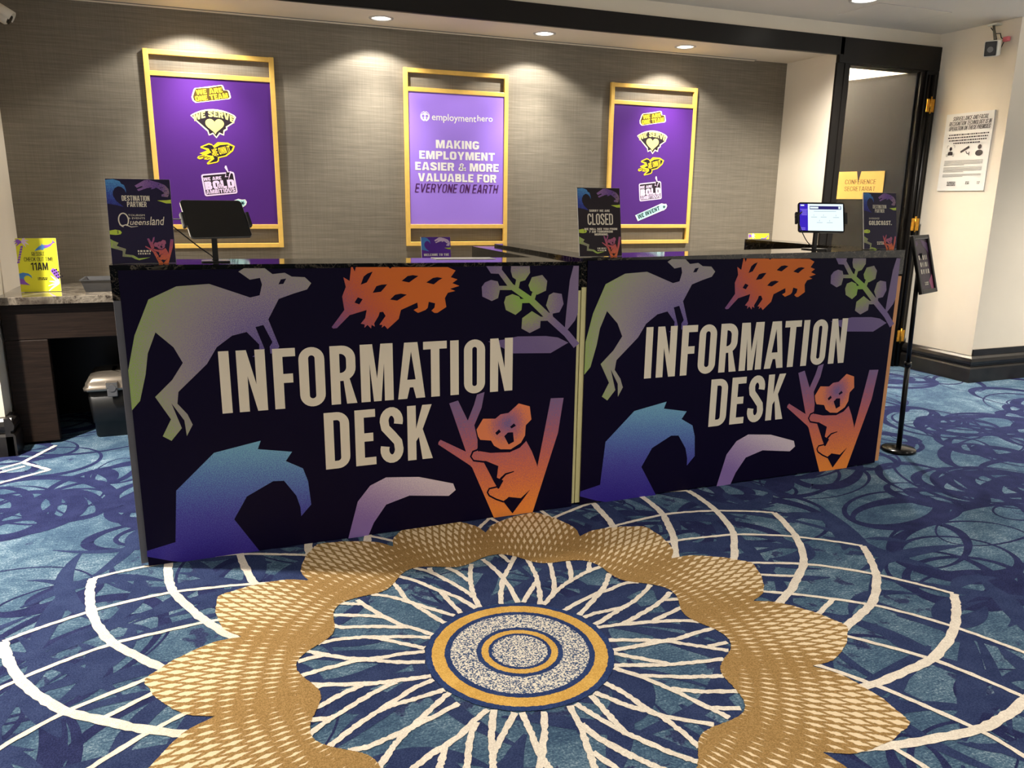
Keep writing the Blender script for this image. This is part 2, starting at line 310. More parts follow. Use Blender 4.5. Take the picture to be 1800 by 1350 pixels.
# ------------------------------------------------------------------ traced print outlines (board coordinates) and carpet spokes (from the medallion centre)
ART={"kangaroo":[[0.3534,0.9894],[0.3713,0.9999],[0.4366,0.9986],[0.4597,0.9789],[0.4991,0.9826],[0.5209,0.9692],[0.5634,0.9663],[0.5835,0.9456],[0.5687,0.9249],[0.5233,0.9122],[0.4751,0.896],[0.4376,0.8285],[0.4683,0.7342],[0.4534,0.7111],[0.4375,0.712],[0.4367,0.736],[0.4466,0.7508],[0.4209,0.8104],[0.3952,0.8046],[0.4204,0.7274],[0.4075,0.6994],[0.3788,0.705],[0.4018,0.7165],[0.4036,0.745],[0.3664,0.7895],[0.3198,0.7792],[0.2696,0.7431],[0.2356,0.689],[0.1416,0.6015],[0.1354,0.5618],[0.1629,0.5237],[0.1763,0.4863],[0.1553,0.4486],[0.1519,0.5031],[0.1175,0.5648],[0.1422,0.4775],[0.1073,0.437],[0.0822,0.455],[0.1117,0.5106],[0.0708,0.5898],[0.126,0.6426],[0.1628,0.6974],[0.1391,0.7505],[0.09,0.8018],[0.0617,0.7345],[0.0495,0.6666],[0.0255,0.5804],[-0.0009,0.5509],[0.0004,0.6837],[0.0288,0.795],[0.079,0.9077],[0.1634,0.9466],[0.2614,0.952],[0.3847,0.9037],[0.4149,0.9101],[0.4246,0.9453],[0.4193,0.9674],[0.3875,0.9623]],"kangaroo_eye":[[0.4769,0.9448],[0.4854,0.9608],[0.5026,0.9631],[0.4926,0.9457]],"echidna":[[0.7193,0.9969],[0.7125,0.9498],[0.6917,0.9631],[0.699,0.9298],[0.6851,0.8969],[0.6909,0.8504],[0.6454,0.7927],[0.6503,0.7873],[0.663,0.7882],[0.7081,0.8315],[0.7681,0.8474],[0.762,0.8188],[0.7458,0.8001],[0.7597,0.7963],[0.7583,0.7847],[0.7691,0.7948],[0.7817,0.781],[0.7837,0.7941],[0.7951,0.7872],[0.7928,0.799],[0.8093,0.8247],[0.8134,0.8377],[0.8256,0.8388],[0.8342,0.8236],[0.8111,0.7929],[0.8216,0.7924],[0.8187,0.7819],[0.8295,0.7893],[0.8398,0.7766],[0.848,0.7832],[0.8808,0.811],[0.8896,0.8426],[0.9496,0.867],[0.952,0.8482],[0.9355,0.8408],[0.9516,0.8295],[0.9792,0.8391],[0.9876,0.8468],[0.9917,0.8681],[1.0154,0.8619],[1.0124,0.8459],[1.0012,0.8355],[1.0122,0.827],[1.0233,0.8266],[1.057,0.8469],[1.0517,0.8795],[1.063,0.898],[1.0911,0.9041],[1.0715,0.9122],[1.1069,0.922],[1.08,0.9324],[1.0997,0.9453],[1.0746,0.9539],[1.0926,0.9775],[1.0637,0.9903]],"slit0":[[0.7503,0.936],[0.7615,0.964],[0.7747,0.9739],[0.793,0.9802],[0.7821,0.9609],[0.7712,0.9432]],"slit1":[[0.7908,0.9065],[0.8045,0.9294],[0.8229,0.9341],[0.8424,0.9346],[0.8331,0.9234],[0.8196,0.9092]],"slit2":[[0.8945,0.9452],[0.9162,0.9619],[0.9351,0.9646],[0.955,0.961],[0.9402,0.9519],[0.9212,0.9392]],"slit3":[[0.9834,0.9376],[1.0082,0.9528],[1.0247,0.9551],[1.044,0.9514],[1.0301,0.9443],[1.0107,0.93]],"slit4":[[0.8516,0.881],[0.8695,0.8972],[0.8909,0.9007],[0.9122,0.8963],[0.8987,0.8889],[0.877,0.8764]],"slit5":[[0.7266,0.8749],[0.7386,0.8926],[0.7553,0.8853],[0.7429,0.8681]],"slit6":[[0.7244,0.9979],[0.7314,0.9815],[0.7356,0.9976]],"slit7":[[0.8481,0.9955],[0.8543,0.9892],[0.8628,0.9952]],"gumstem0":[[1.2549,0.9658],[1.2999,0.9078],[1.3813,0.8509],[1.4613,0.7763],[1.5315,0.7153],[1.5732,0.6665],[1.5967,0.6831],[1.552,0.7331],[1.4804,0.7947],[1.3973,0.8686],[1.3151,0.9227],[1.2707,0.9766]],"gumstem1":[[1.2575,0.9024],[1.3255,0.9003],[1.3253,0.9159],[1.2574,0.9178]],"gumstem2":[[1.3275,0.9384],[1.3203,0.9043],[1.3367,0.9006],[1.3439,0.9348]],"gumstem3":[[1.3934,0.8902],[1.3837,0.8596],[1.4012,0.854],[1.4109,0.8846]],"gumstem4":[[1.3474,0.8505],[1.3988,0.8498],[1.3981,0.8656],[1.3467,0.8662]],"gumstem5":[[1.4217,0.7796],[1.465,0.7788],[1.4641,0.7949],[1.4209,0.7956]],"gumstem6":[[1.4641,0.8082],[1.4674,0.7765],[1.4823,0.7768],[1.479,0.8086]],"gumnut0":[[1.205,0.9318],[1.2281,0.9404],[1.2544,0.9343],[1.2645,0.9082],[1.2566,0.8726],[1.2315,0.8624],[1.1948,0.8802],[1.1924,0.9158]],"gumnut1":[[1.2094,0.9907],[1.228,0.9638],[1.2687,0.9613],[1.2714,0.9895]],"gumnut2":[[1.3066,0.9889],[1.3809,0.9875],[1.3832,0.9631],[1.3638,0.9359],[1.34,0.9299],[1.313,0.9482],[1.3057,0.9703]],"gumnut3":[[1.3907,0.9463],[1.433,0.9537],[1.4537,0.9308],[1.4496,0.8944],[1.4133,0.8798],[1.3856,0.8963],[1.3774,0.9161]],"gumnut4":[[1.2872,0.8771],[1.3138,0.8857],[1.3408,0.8754],[1.3532,0.8526],[1.3506,0.8246],[1.3268,0.8069],[1.2877,0.827],[1.2803,0.8552]],"gumnut5":[[1.4624,0.877],[1.4807,0.8861],[1.5151,0.8799],[1.5243,0.8407],[1.5077,0.8098],[1.4704,0.8039],[1.451,0.8377]],"gumnut6":[[1.3541,0.7934],[1.3931,0.8184],[1.4304,0.7958],[1.4282,0.7529],[1.3855,0.7349],[1.3517,0.7537]],"gumleaf0":[[1.2176,0.7112],[1.2769,0.7148],[1.337,0.7242],[1.4538,0.7199],[1.5041,0.7115],[1.5492,0.6886],[1.4742,0.6517],[1.3196,0.6598],[1.2712,0.6867]],"gumleaf1":[[1.5319,0.7364],[1.5385,0.8287],[1.5479,0.9312],[1.5619,0.9852],[1.5845,0.9847],[1.5863,0.8037],[1.5752,0.7751],[1.5383,0.7331]],"tree0":[[1.0227,0.3382],[1.0301,0.3461],[1.1305,0.288],[1.0653,0.4848],[1.0995,0.4932],[1.1377,0.4113],[1.1627,0.4709],[1.1743,0.5098],[1.2045,0.5177],[1.193,0.4569],[1.1639,0.3904],[1.1768,0.3311],[1.1769,0.29],[1.2025,0.237],[1.2573,0.1282],[1.2885,0.063],[1.3244,0.0085],[1.3601,0.0503],[1.4085,-0.0096],[1.2491,-0.0069],[1.155,0.2217],[1.1462,0.2316],[1.0208,0.3287]],"tree1":[[1.48,0.4707],[1.5354,0.468],[1.5153,0.3268],[1.4085,-0.0096],[1.3172,-0.0092],[1.3244,0.0085],[1.397,0.0982],[1.4297,0.1989],[1.4495,0.3032]],"koalabody":[[1.1846,0.2845],[1.2292,0.2726],[1.3078,0.267],[1.3504,0.2834],[1.3778,0.3075],[1.4035,0.2597],[1.4265,0.2023],[1.4306,0.1589],[1.397,0.0982],[1.3598,0.0689],[1.3038,0.0763],[1.2854,0.0665],[1.221,0.1055],[1.224,0.1233],[1.2665,0.121],[1.2846,0.1522],[1.257,0.1676],[1.2627,0.2151],[1.2114,0.2419],[1.161,0.2476],[1.158,0.2744]],"koalahead":[[1.1727,0.3722],[1.199,0.4132],[1.2493,0.4086],[1.27,0.4241],[1.3029,0.427],[1.3448,0.4613],[1.3908,0.4457],[1.3991,0.3919],[1.3755,0.3704],[1.3731,0.3289],[1.3563,0.3008],[1.3137,0.2783],[1.2712,0.2829],[1.244,0.3006],[1.2319,0.3225],[1.1874,0.33],[1.1786,0.3455]],"kdark0":[[1.2043,0.235],[1.2609,0.2165],[1.2557,0.1799],[1.2585,0.1299],[1.245,0.151]],"kdark1":[[1.2663,0.1302],[1.2794,0.1591],[1.2953,0.175],[1.329,0.1833],[1.3278,0.1869],[1.2917,0.1818],[1.2713,0.1656],[1.2543,0.1377]],"kdark2":[[1.2619,0.1499],[1.2572,0.1328],[1.2235,0.1293],[1.2146,0.1124],[1.2232,0.0947],[1.2533,0.075],[1.2856,0.0595],[1.2877,0.0657],[1.2559,0.0808],[1.2274,0.0994],[1.2213,0.1116],[1.2268,0.1231],[1.261,0.1268],[1.2683,0.1471]],"kdark3":[[1.2854,0.0634],[1.3068,0.0808],[1.3598,0.0689],[1.3983,0.0992],[1.3244,0.0085]],"kdark4":[[1.1772,0.3003],[1.1749,0.2944],[1.1555,0.289],[1.1457,0.2667],[1.1597,0.2456],[1.2063,0.2348],[1.2071,0.2418],[1.1622,0.252],[1.1527,0.2665],[1.1605,0.2834],[1.1788,0.2881],[1.1836,0.2967]],"kdark5":[[1.2307,0.3],[1.2584,0.279],[1.3081,0.2664],[1.3518,0.2813],[1.3784,0.3058],[1.3747,0.3095],[1.349,0.2855],[1.3074,0.2712],[1.2599,0.2834],[1.2334,0.3037]],"kdark6":[[1.2858,0.3347],[1.3008,0.348],[1.322,0.3471],[1.3268,0.3086],[1.3044,0.299]],"kdark7":[[1.2485,0.352],[1.2645,0.3645],[1.2718,0.3538],[1.2557,0.3418]],"kdark8":[[1.3096,0.3707],[1.3258,0.3827],[1.3339,0.3725],[1.3158,0.3631]],"kdark9":[[1.1815,0.3294],[1.2307,0.3208],[1.244,0.2994],[1.2562,0.2792],[1.1845,0.2869]],"wave":[[-0.0001,0.0588],[0.0899,0.0767],[0.1072,0.2612],[0.2354,0.3813],[0.388,0.4086],[0.3766,0.3792],[0.49,0.3574],[0.4671,0.3255],[0.5241,0.2918],[0.5394,0.2417],[0.5463,0.1519],[0.5091,0.1122],[0.5083,0.1459],[0.4965,0.192],[0.4572,0.2535],[0.4204,0.2564],[0.33,0.2111],[0.283,0.1323],[0.3652,-0.0094],[0.1363,-0.009],[0.0728,0.0092],[-0.0019,0.0377]],"boomerang":[[0.6699,-0.0107],[0.7127,0.1402],[0.7602,0.1968],[0.8204,0.2219],[0.9447,0.2085],[1.0786,0.1657],[1.0884,0.1377],[1.0608,0.1174],[0.9069,0.1387],[0.8176,0.1145],[0.7692,0.0485],[0.7428,-0.0108]]}
SPOKES=[[[-0.155,0.214],[-0.179,0.266],[-0.208,0.336],[-0.23,0.394],[-0.238,0.468],[-0.247,0.515]],[[-0.117,0.243],[-0.159,0.294],[-0.205,0.347],[-0.243,0.392],[-0.278,0.426],[-0.325,0.459]],[[-0.206,0.164],[-0.241,0.209],[-0.275,0.243],[-0.317,0.31],[-0.348,0.374],[-0.374,0.438]],[[-0.264,0.228],[-0.329,0.255],[-0.394,0.278],[-0.447,0.295],[-0.471,0.317]],[[-0.315,0.308],[-0.356,0.33],[-0.409,0.352],[-0.463,0.374]],[[-0.365,0.406],[-0.398,0.421],[-0.427,0.437]],[[-0.216,0.152],[-0.276,0.179],[-0.353,0.204],[-0.392,0.218],[-0.444,0.229],[-0.497,0.233],[-0.523,0.23]],[[-0.245,0.106],[-0.286,0.138],[-0.331,0.178],[-0.371,0.209]],[[-0.249,0.09],[-0.309,0.099],[-0.361,0.101],[-0.413,0.106],[-0.45,0.11],[-0.502,0.103],[-0.54,0.099],[-0.59,0.09]],[[-0.262,0.04],[-0.33,0.064],[-0.377,0.09],[-0.412,0.108],[-0.46,0.132],[-0.506,0.164],[-0.556,0.203]],[[-0.516,0.169],[-0.585,0.16]],[[-0.263,-0.027],[-0.324,-0.02],[-0.373,-0.013],[-0.421,-0.005],[-0.491,0.017],[-0.575,0.047]],[[-0.537,0.032],[-0.562,0.023]],[[-0.261,-0.046],[-0.309,-0.06],[-0.365,-0.09],[-0.42,-0.121],[-0.472,-0.151],[-0.51,-0.177],[-0.554,-0.209]],[[-0.246,-0.096],[-0.295,-0.103],[-0.346,-0.109],[-0.382,-0.112],[-0.417,-0.119]],[[-0.355,-0.022],[-0.403,-0.039],[-0.456,-0.065],[-0.509,-0.097],[-0.546,-0.117],[-0.591,-0.151]],[[-0.44,-0.004],[-0.497,-0.025],[-0.535,-0.044],[-0.578,-0.063]],[[-0.533,-0.11],[-0.587,-0.099]],[[-0.238,-0.112],[-0.282,-0.145],[-0.329,-0.185],[-0.372,-0.217],[-0.401,-0.245],[-0.431,-0.278],[-0.46,-0.316],[-0.479,-0.337]],[[-0.228,-0.162],[-0.294,-0.187],[-0.346,-0.205],[-0.383,-0.217],[-0.431,-0.231],[-0.477,-0.241],[-0.516,-0.239]],[[-0.167,-0.21],[-0.22,-0.244],[-0.275,-0.285],[-0.341,-0.315],[-0.387,-0.343],[-0.434,-0.368]],[[-0.304,-0.298],[-0.32,-0.335],[-0.334,-0.362],[-0.36,-0.41]],[[-0.21,-0.244],[-0.235,-0.282],[-0.261,-0.341],[-0.278,-0.383],[-0.296,-0.428]],[[-0.155,-0.215],[-0.177,-0.267],[-0.196,-0.314],[-0.209,-0.36],[-0.223,-0.403],[-0.238,-0.45]],[[-0.11,-0.243],[-0.153,-0.294],[-0.193,-0.343],[-0.21,-0.363]],[[-0.092,-0.249],[-0.098,-0.307],[-0.105,-0.365],[-0.109,-0.413],[-0.107,-0.446],[-0.109,-0.497]],[[-0.042,-0.264],[-0.066,-0.326],[-0.095,-0.385],[-0.125,-0.439],[-0.148,-0.483]],[[0.029,-0.266],[0.02,-0.339],[0.008,-0.399],[-0.004,-0.452],[-0.012,-0.481],[-0.022,-0.541]],[[0.027,-0.338],[0.038,-0.389],[0.061,-0.439],[0.085,-0.485]],[[0.007,-0.436],[0.03,-0.493],[0.047,-0.543]],[[0.155,-0.213],[0.177,-0.255],[0.195,-0.311],[0.206,-0.347],[0.224,-0.388],[0.233,-0.425],[0.242,-0.471],[0.246,-0.507]],[[0.111,-0.239],[0.135,-0.273],[0.165,-0.316],[0.2,-0.349],[0.224,-0.377],[0.259,-0.405],[0.325,-0.452]],[[0.097,-0.247],[0.101,-0.301],[0.105,-0.348],[0.111,-0.398]],[[0.046,-0.264],[0.052,-0.279],[0.076,-0.334],[0.1,-0.387],[0.127,-0.429],[0.16,-0.479],[0.188,-0.516],[0.217,-0.548]],[[0.022,-0.34],[0.043,-0.398],[0.068,-0.445],[0.093,-0.488],[0.119,-0.526],[0.145,-0.564]],[[0.209,-0.161],[0.252,-0.213],[0.289,-0.27],[0.316,-0.318],[0.339,-0.368],[0.357,-0.402],[0.376,-0.443]],[[0.261,-0.216],[0.298,-0.232],[0.367,-0.262],[0.416,-0.277],[0.467,-0.294]],[[0.306,-0.293],[0.356,-0.323],[0.401,-0.341],[0.46,-0.361]],[[0.359,-0.396],[0.425,-0.423]],[[0.215,-0.149],[0.276,-0.171],[0.336,-0.193],[0.389,-0.205],[0.443,-0.216],[0.516,-0.227]],[[0.242,-0.099],[0.283,-0.133],[0.324,-0.165],[0.363,-0.199]],[[0.25,-0.084],[0.322,-0.09],[0.399,-0.092],[0.43,-0.093]],[[0.248,-0.086],[0.323,-0.089],[0.378,-0.09],[0.449,-0.097],[0.513,-0.088],[0.591,-0.084]],[[0.261,-0.035],[0.338,-0.063],[0.383,-0.082],[0.426,-0.104],[0.464,-0.134],[0.503,-0.16],[0.553,-0.198]],[[0.513,-0.162],[0.576,-0.161]],[[0.261,0.036],[0.314,0.03],[0.385,0.018],[0.454,0.003],[0.521,-0.017],[0.572,-0.043]],[[0.336,0.027],[0.404,0.052],[0.486,0.088],[0.535,0.115],[0.582,0.146]],[[0.534,0.11],[0.58,0.1]],[[0.436,0.012],[0.49,0.029],[0.564,0.052]],[[0.262,0.052],[0.323,0.082],[0.375,0.106],[0.429,0.13],[0.493,0.169],[0.546,0.212]],[[0.248,0.102],[0.3,0.112],[0.339,0.112],[0.391,0.112]],[[0.241,0.118],[0.279,0.148],[0.334,0.195],[0.379,0.234],[0.418,0.277],[0.456,0.329]],[[0.21,0.158],[0.281,0.192],[0.355,0.219],[0.41,0.23],[0.471,0.249],[0.517,0.239]],[[0.164,0.211],[0.211,0.255],[0.273,0.304],[0.329,0.334],[0.384,0.361],[0.451,0.382]],[[0.212,0.251],[0.245,0.314],[0.272,0.388],[0.299,0.472]],[[0.308,0.32],[0.337,0.383],[0.362,0.459]],[[0.397,0.365],[0.43,0.426]],[[0.155,0.217],[0.185,0.295],[0.212,0.382],[0.226,0.456],[0.233,0.531]],[[0.11,0.246],[0.149,0.295],[0.207,0.366]],[[0.094,0.251],[0.102,0.325],[0.105,0.413],[0.101,0.486],[0.087,0.573]],[[0.042,0.261],[0.069,0.337],[0.105,0.413],[0.139,0.465],[0.177,0.519],[0.206,0.564]],[[0.168,0.519],[0.16,0.588]],[[-0.028,0.265],[-0.023,0.338],[-0.007,0.418],[0.016,0.495],[0.038,0.552]],[[-0.026,0.331],[-0.048,0.406],[-0.077,0.471],[-0.11,0.54],[-0.154,0.59]],[[-0.11,0.536],[-0.104,0.573]],[[-0.008,0.436],[-0.026,0.51],[-0.053,0.554]],[[-0.041,0.263],[-0.07,0.336],[-0.102,0.386],[-0.135,0.437],[-0.173,0.499],[-0.222,0.551]],[[-0.093,0.252],[-0.105,0.323],[-0.116,0.409]]]

# ------------------------------------------------------------------ materials
WHITE = mat('warm_white_paint', lin(232, 222, 204), 0.75, vary=0.03, scale=3, bump=0.08)
CEILM = mat('ceiling_paint', lin(226, 220, 208), 0.85, vary=0.02, scale=2, bump=0.05)
BLACKW = mat('black_lacquer', lin(17, 14, 12), 0.36, spec=.3, vary=0.15, scale=9, bump=0.03)
BASEB = mat('baseboard_black', lin(34, 31, 29), 0.34, vary=0.35, scale=14, bump=0.12)
DOORM = mat('door_charcoal', lin(25, 27, 31), 0.45, spec=.3, vary=0.08, scale=3, stretch=(1, 1, .3))
GOLDF = mat('gold_frame', lin(246, 202, 104), 0.38, 0.15, vary=0.05, scale=30)
BRASS = mat('brass', lin(214, 160, 60), 0.25, 0.9, vary=0.2, scale=60)
CHROME = mat('satin_chrome', lin(200, 192, 180), 0.22, 1.0, vary=0.08, scale=30)
BLKP = mat('black_plastic', lin(16, 16, 17), 0.38, vary=0.1, scale=60)
BLKM = mat('black_metal', lin(14, 14, 14), 0.3, 0.3, vary=0.1, scale=50)
GREYP = mat('grey_plastic', lin(92, 92, 94), 0.42, vary=0.05, scale=40)
CREAM = mat('cream_print', lin(236, 226, 206), 0.5, spec=0.3, vary=0.01, scale=8)
WHITEP = mat('white_print', lin(245, 243, 240), 0.5, spec=0.3, vary=0.01, scale=8)
NAVYP = mat('navy_print', lin(11, 4, 36), 0.5, spec=0.12, vary=0.05, scale=4)
INK = mat('dark_print', lin(34, 24, 34), 0.5, spec=0.3, vary=0.03, scale=9)
PURP = mat('violet_print', lin(80, 34, 126), 0.42, spec=0.4, vary=0.03, scale=3)
LILAC = mat('lilac_print', lin(160, 126, 232), 0.5, spec=0.3, vary=0.02, scale=3)
PLUM = mat('plum_print', lin(78, 30, 92), 0.5, spec=0.3, vary=0.02, scale=6)
YEL = mat('yellow_print', lin(246, 236, 70), 0.5, spec=0.3, vary=0.02, scale=6)
GYEL = mat('gold_yellow_print', lin(238, 208, 44), 0.5, spec=0.3, vary=0.02, scale=6)
PALEY = mat('pale_yellow_print', lin(240, 240, 128), 0.5, spec=0.3, vary=0.02, scale=6)
PINK = mat('pale_pink_print', lin(240, 214, 246), 0.5, spec=0.3, vary=0.02, scale=6)
AQUA = mat('aqua_print', lin(190, 240, 240), 0.5, spec=0.3, vary=0.02, scale=6)
LIME = mat('lime_print', lin(246, 244, 60), 0.5, spec=0.3, vary=0.02, scale=6)
BLUEP = mat('blue_print', lin(84, 150, 228), 0.5, spec=0.3, vary=0.08, scale=18)
VIOP = mat('bright_violet_print', lin(150, 96, 210), 0.5, spec=0.3, vary=0.12, scale=24)
CARD = mat('white_card_edge', lin(235, 232, 226), 0.6, vary=0.02, scale=20)
PAPER = mat('white_paper', lin(246, 244, 240), 0.7, vary=0.01, scale=20)

def grasscloth():
    m = mat('grasscloth_wallpaper', lin(128, 119, 104), 0.62, spec=0.35); N = NT(m)
    tc = N.n('ShaderNodeTexCoord'); mp = N.n('ShaderNodeMapping'); N.l(tc.outputs['Object'], mp.inputs[0]); mp.inputs['Scale'].default_value = (1.6, 1, 70)
    a = N.noise(mp.outputs[0], 1.6, 5, 0.65)
    mp2 = N.n('ShaderNodeMapping'); N.l(tc.outputs['Object'], mp2.inputs[0]); mp2.inputs['Scale'].default_value = (5, 1, 170)
    b = N.noise(mp2.outputs[0], 1.5, 3)
    mp3 = N.n('ShaderNodeMapping'); N.l(tc.outputs['Object'], mp3.inputs[0]); mp3.inputs['Scale'].default_value = (260, 1, 4)
    c = N.noise(mp3.outputs[0], 1.0, 2)
    f = N.math('ADD', N.math('ADD', N.math('MULTIPLY', a, .36), N.math('MULTIPLY', b, .42)), N.math('MULTIPLY', c, .22))
    N.l(N.ramp(f, [(0.32, lin(102, 96, 85)), (0.5, lin(120, 113, 100)), (0.68, lin(140, 132, 118))]), N.b.inputs['Base Color'])
    N.bump(f, 0.25, 0.002)
    return m
GRASS = grasscloth()
def marble(name, base, vein, sc=7.0, width=.06):
    m = mat(name, base, 0.06, spec=0.35); N = NT(m); tc = N.n('ShaderNodeTexCoord')
    mp = N.n('ShaderNodeMapping'); mp.inputs['Scale'].default_value = (1, 1, 1); mp.inputs['Rotation'].default_value = (0.3, 0.5, 0.4); N.l(tc.outputs['Object'], mp.inputs[0])
    n1 = N.noise(mp.outputs[0], sc, 6, 0.6, 1.6); n2 = N.noise(mp.outputs[0], sc * 2.4, 5, 0.6, 2.2)
    v1 = N.math('SUBTRACT', 1.0, N.math('MULTIPLY', N.math('ABSOLUTE', N.math('SUBTRACT', n1, 0.5)), 1 / width), clamp=True)
    v2 = N.math('SUBTRACT', 1.0, N.math('MULTIPLY', N.math('ABSOLUTE', N.math('SUBTRACT', n2, 0.52)), 1.6 / width), clamp=True)
    pat = N.noise(tc.outputs['Object'], sc * .5, 2)
    v = N.math('MULTIPLY', N.math('MAXIMUM', v1, N.math('MULTIPLY', v2, .7)), N.math('MULTIPLY', N.math('SUBTRACT', pat, .3), 2.2, clamp=True), clamp=True)
    N.l(N.mix(v, base, vein), N.b.inputs['Base Color'])
    return m
MARB = marble('black_marble', lin(9, 8, 8), lin(120, 110, 96), 5.0, .016)
MARB2 = marble('grey_brown_marble', lin(62, 54, 48), lin(196, 184, 164), 9, .12)
def veneer():
    m = mat('dark_walnut_veneer', lin(58, 44, 36), 0.5, spec=.2); N = NT(m); tc = N.n('ShaderNodeTexCoord'); mp = N.n('ShaderNodeMapping')
    N.l(tc.outputs['Object'], mp.inputs[0]); mp.inputs['Scale'].default_value = (2, 2, 60)
    a = N.noise(mp.outputs[0], 2.2, 6, .7, .6)
    N.l(N.ramp(a, [(0.3, lin(24, 17, 13)), (0.52, lin(37, 27, 21)), (0.66, lin(48, 36, 29)), (0.78, lin(86, 71, 60))]), N.b.inputs['Base Color'])
    N.bump(a, .2, .001); return m
VENEER = veneer()

# ------------------------------------------------------------------ carpet
MX, MY = 0.9983, -0.9102         # centre of the woven medallion
def carpet_base():
    m = mat('carpet_blue', lin(60, 98, 134), 0.95, spec=0.1); N = NT(m); tc = N.n('ShaderNodeTexCoord'); P = tc.outputs['Object']
    big = N.noise(P, 2.6, 4, .6, 1.0); med = N.noise(P, 9, 4, .65, .8); fine = N.noise(P, 170, 2, .7); tuft = N.noise(P, 420, 1)
    mp = N.n('ShaderNodeMapping'); N.l(P, mp.inputs[0]); mp.inputs['Rotation'].default_value = (0, 0, .5); mp.inputs['Scale'].default_value = (1, 7, 1)
    st = N.noise(mp.outputs[0], 34, 3, .6, .6)
    f = N.math('ADD', N.math('ADD', N.math('MULTIPLY', big, .22), N.math('MULTIPLY', med, .22)), N.math('ADD', N.math('MULTIPLY', fine, .34), N.math('MULTIPLY', st, .22)))
    c = N.ramp(f, [(0.38, lin(44, 62, 92)), (0.47, lin(62, 86, 110)), (0.54, lin(88, 114, 134)), (0.63, lin(158, 176, 186))])
    # darker leafy patches, thickest inside the medallion
    sx = N.n('ShaderNodeSeparateXYZ'); N.l(P, sx.inputs[0])
    dx = N.math('SUBTRACT', sx.outputs[0], MX); dy = N.math('SUBTRACT', sx.outputs[1], MY)
    r = N.math('SQRT', N.math('ADD', N.math('MULTIPLY', dx, dx), N.math('MULTIPLY', dy, dy)))
    inside = N.math('MULTIPLY', N.math('SUBTRACT', 1.55, r), 6.0, clamp=True)
    pa = N.noise(P, 4.2, 3, .55, 2.6); pb = N.noise(P, 9.5, 2, .5, 1.8)
    pv = N.math('ADD', N.math('ADD', N.math('MULTIPLY', pa, .6), N.math('MULTIPLY', pb, .4)), N.math('MULTIPLY', N.math('SUBTRACT', fine, .5), .03))
    thr = N.math('ADD', .36, N.math('MULTIPLY', inside, .07))
    dk = N.math('MULTIPLY', N.math('SUBTRACT', thr, pv), 26.0, clamp=True)
    navy = N.ramp(fine, [(0.36, lin(34, 38, 74)), (0.7, lin(62, 70, 108))])
    N.l(N.mix(N.math('MULTIPLY', dk, .92), c, navy), N.b.inputs['Base Color'])
    N.bump(N.math('ADD', fine, tuft), .7, .004); return m
def carpet(name, c0, c1, sc=240):
    m = mat(name, c0, 0.95, spec=0.1); N = NT(m); tc = N.n('ShaderNodeTexCoord'); P = tc.outputs['Object']
    f = N.math('ADD', N.math('MULTIPLY', N.noise(P, sc, 2, .7), .7), N.math('MULTIPLY', N.noise(P, 14, 3), .3))
    N.l(N.ramp(f, [(0.4, c0), (0.62, c1)]), N.b.inputs['Base Color'])
    N.bump(N.noise(P, 380, 1), .7, .004); return m
def carpet_gold():
    """petal band: dark gold netting over cream, the netting closing up to solid gold between petals"""
    m = mat('carpet_gold_netting', lin(190, 146, 74), 0.95, spec=0.1); N = NT(m); tc = N.n('ShaderNodeTexCoord'); P = tc.outputs['Object']
    sx = N.n('ShaderNodeSeparateXYZ'); N.l(P, sx.inputs[0])
    x = N.math('SUBTRACT', sx.outputs[0], MX); y = N.math('SUBTRACT', sx.outputs[1], MY)
    r = N.math('SQRT', N.math('ADD', N.math('MULTIPLY', x, x), N.math('MULTIPLY', y, y))); th = N.math('ARCTAN2', y, x)
    jit = N.math('MULTIPLY', N.math('SUBTRACT', N.noise(P, 90, 2), .5), .35)
    k = 14 * 14
    a = N.math('MULTIPLY', th, k / (2 * math.pi)); b = N.math('DIVIDE', N.math('POWER', r, 1.5), .135)
    def band(v):
        f = N.math('FRACT', N.math('ADD', N.math('ADD', v, jit), 50.0))
        return N.math('ABSOLUTE', N.math('SUBTRACT', f, .5))          # 0 in the middle of a cord, .5 between cords
    d = N.math('MINIMUM', band(N.math('ADD', a, b)), band(N.math('SUBTRACT', a, b)))
    u = N.math('ABSOLUTE', N.math('SUBTRACT', N.math('FRACT', N.math('ADD', N.math('MULTIPLY', N.math('SUBTRACT', th, R(13.4)), 14 / (2 * math.pi)), 20.5)), .5))   # 0 on a petal's axis, .5 between petals
    open_ = N.math('ADD', N.math('MULTIPLY', N.math('SUBTRACT', r, .60), 1.7), N.math('SUBTRACT', .40, N.math('MULTIPLY', N.math('POWER', u, 2.0), 1.9)))
    hw = N.math('MAXIMUM', N.math('SUBTRACT', .46, N.math('MULTIPLY', open_, .44)), .12)
    fac = N.math('MULTIPLY', N.math('SUBTRACT', d, hw), 14.0, clamp=True)
    fine = N.noise(P, 260, 2, .7)
    gold = N.ramp(fine, [(0.35, lin(134, 104, 60)), (0.65, lin(172, 138, 88))])
    N.l(N.mix(fac, gold, lin(228, 206, 170)), N.b.inputs['Base Color'])
    N.bump(N.noise(P, 380, 1), .6, .004); return m
def carpet_speckle():
    m = mat('carpet_speckle', lin(200, 196, 184), 0.95, spec=0.1); N = NT(m); tc = N.n('ShaderNodeTexCoord')
    f = N.noise(tc.outputs['Object'], 210, 2, .6)
    N.l(N.ramp(f, [(0.46, lin(58, 78, 112)), (0.52, lin(222, 214, 198))]), N.b.inputs['Base Color'])
    N.bump(f, .6, .004); return m
CB = carpet_base(); CNAVY = carpet('carpet_navy', lin(27, 32, 68), lin(48, 54, 94)); CWHITE = carpet('carpet_ivory', lin(214, 202, 186), lin(240, 230, 214))
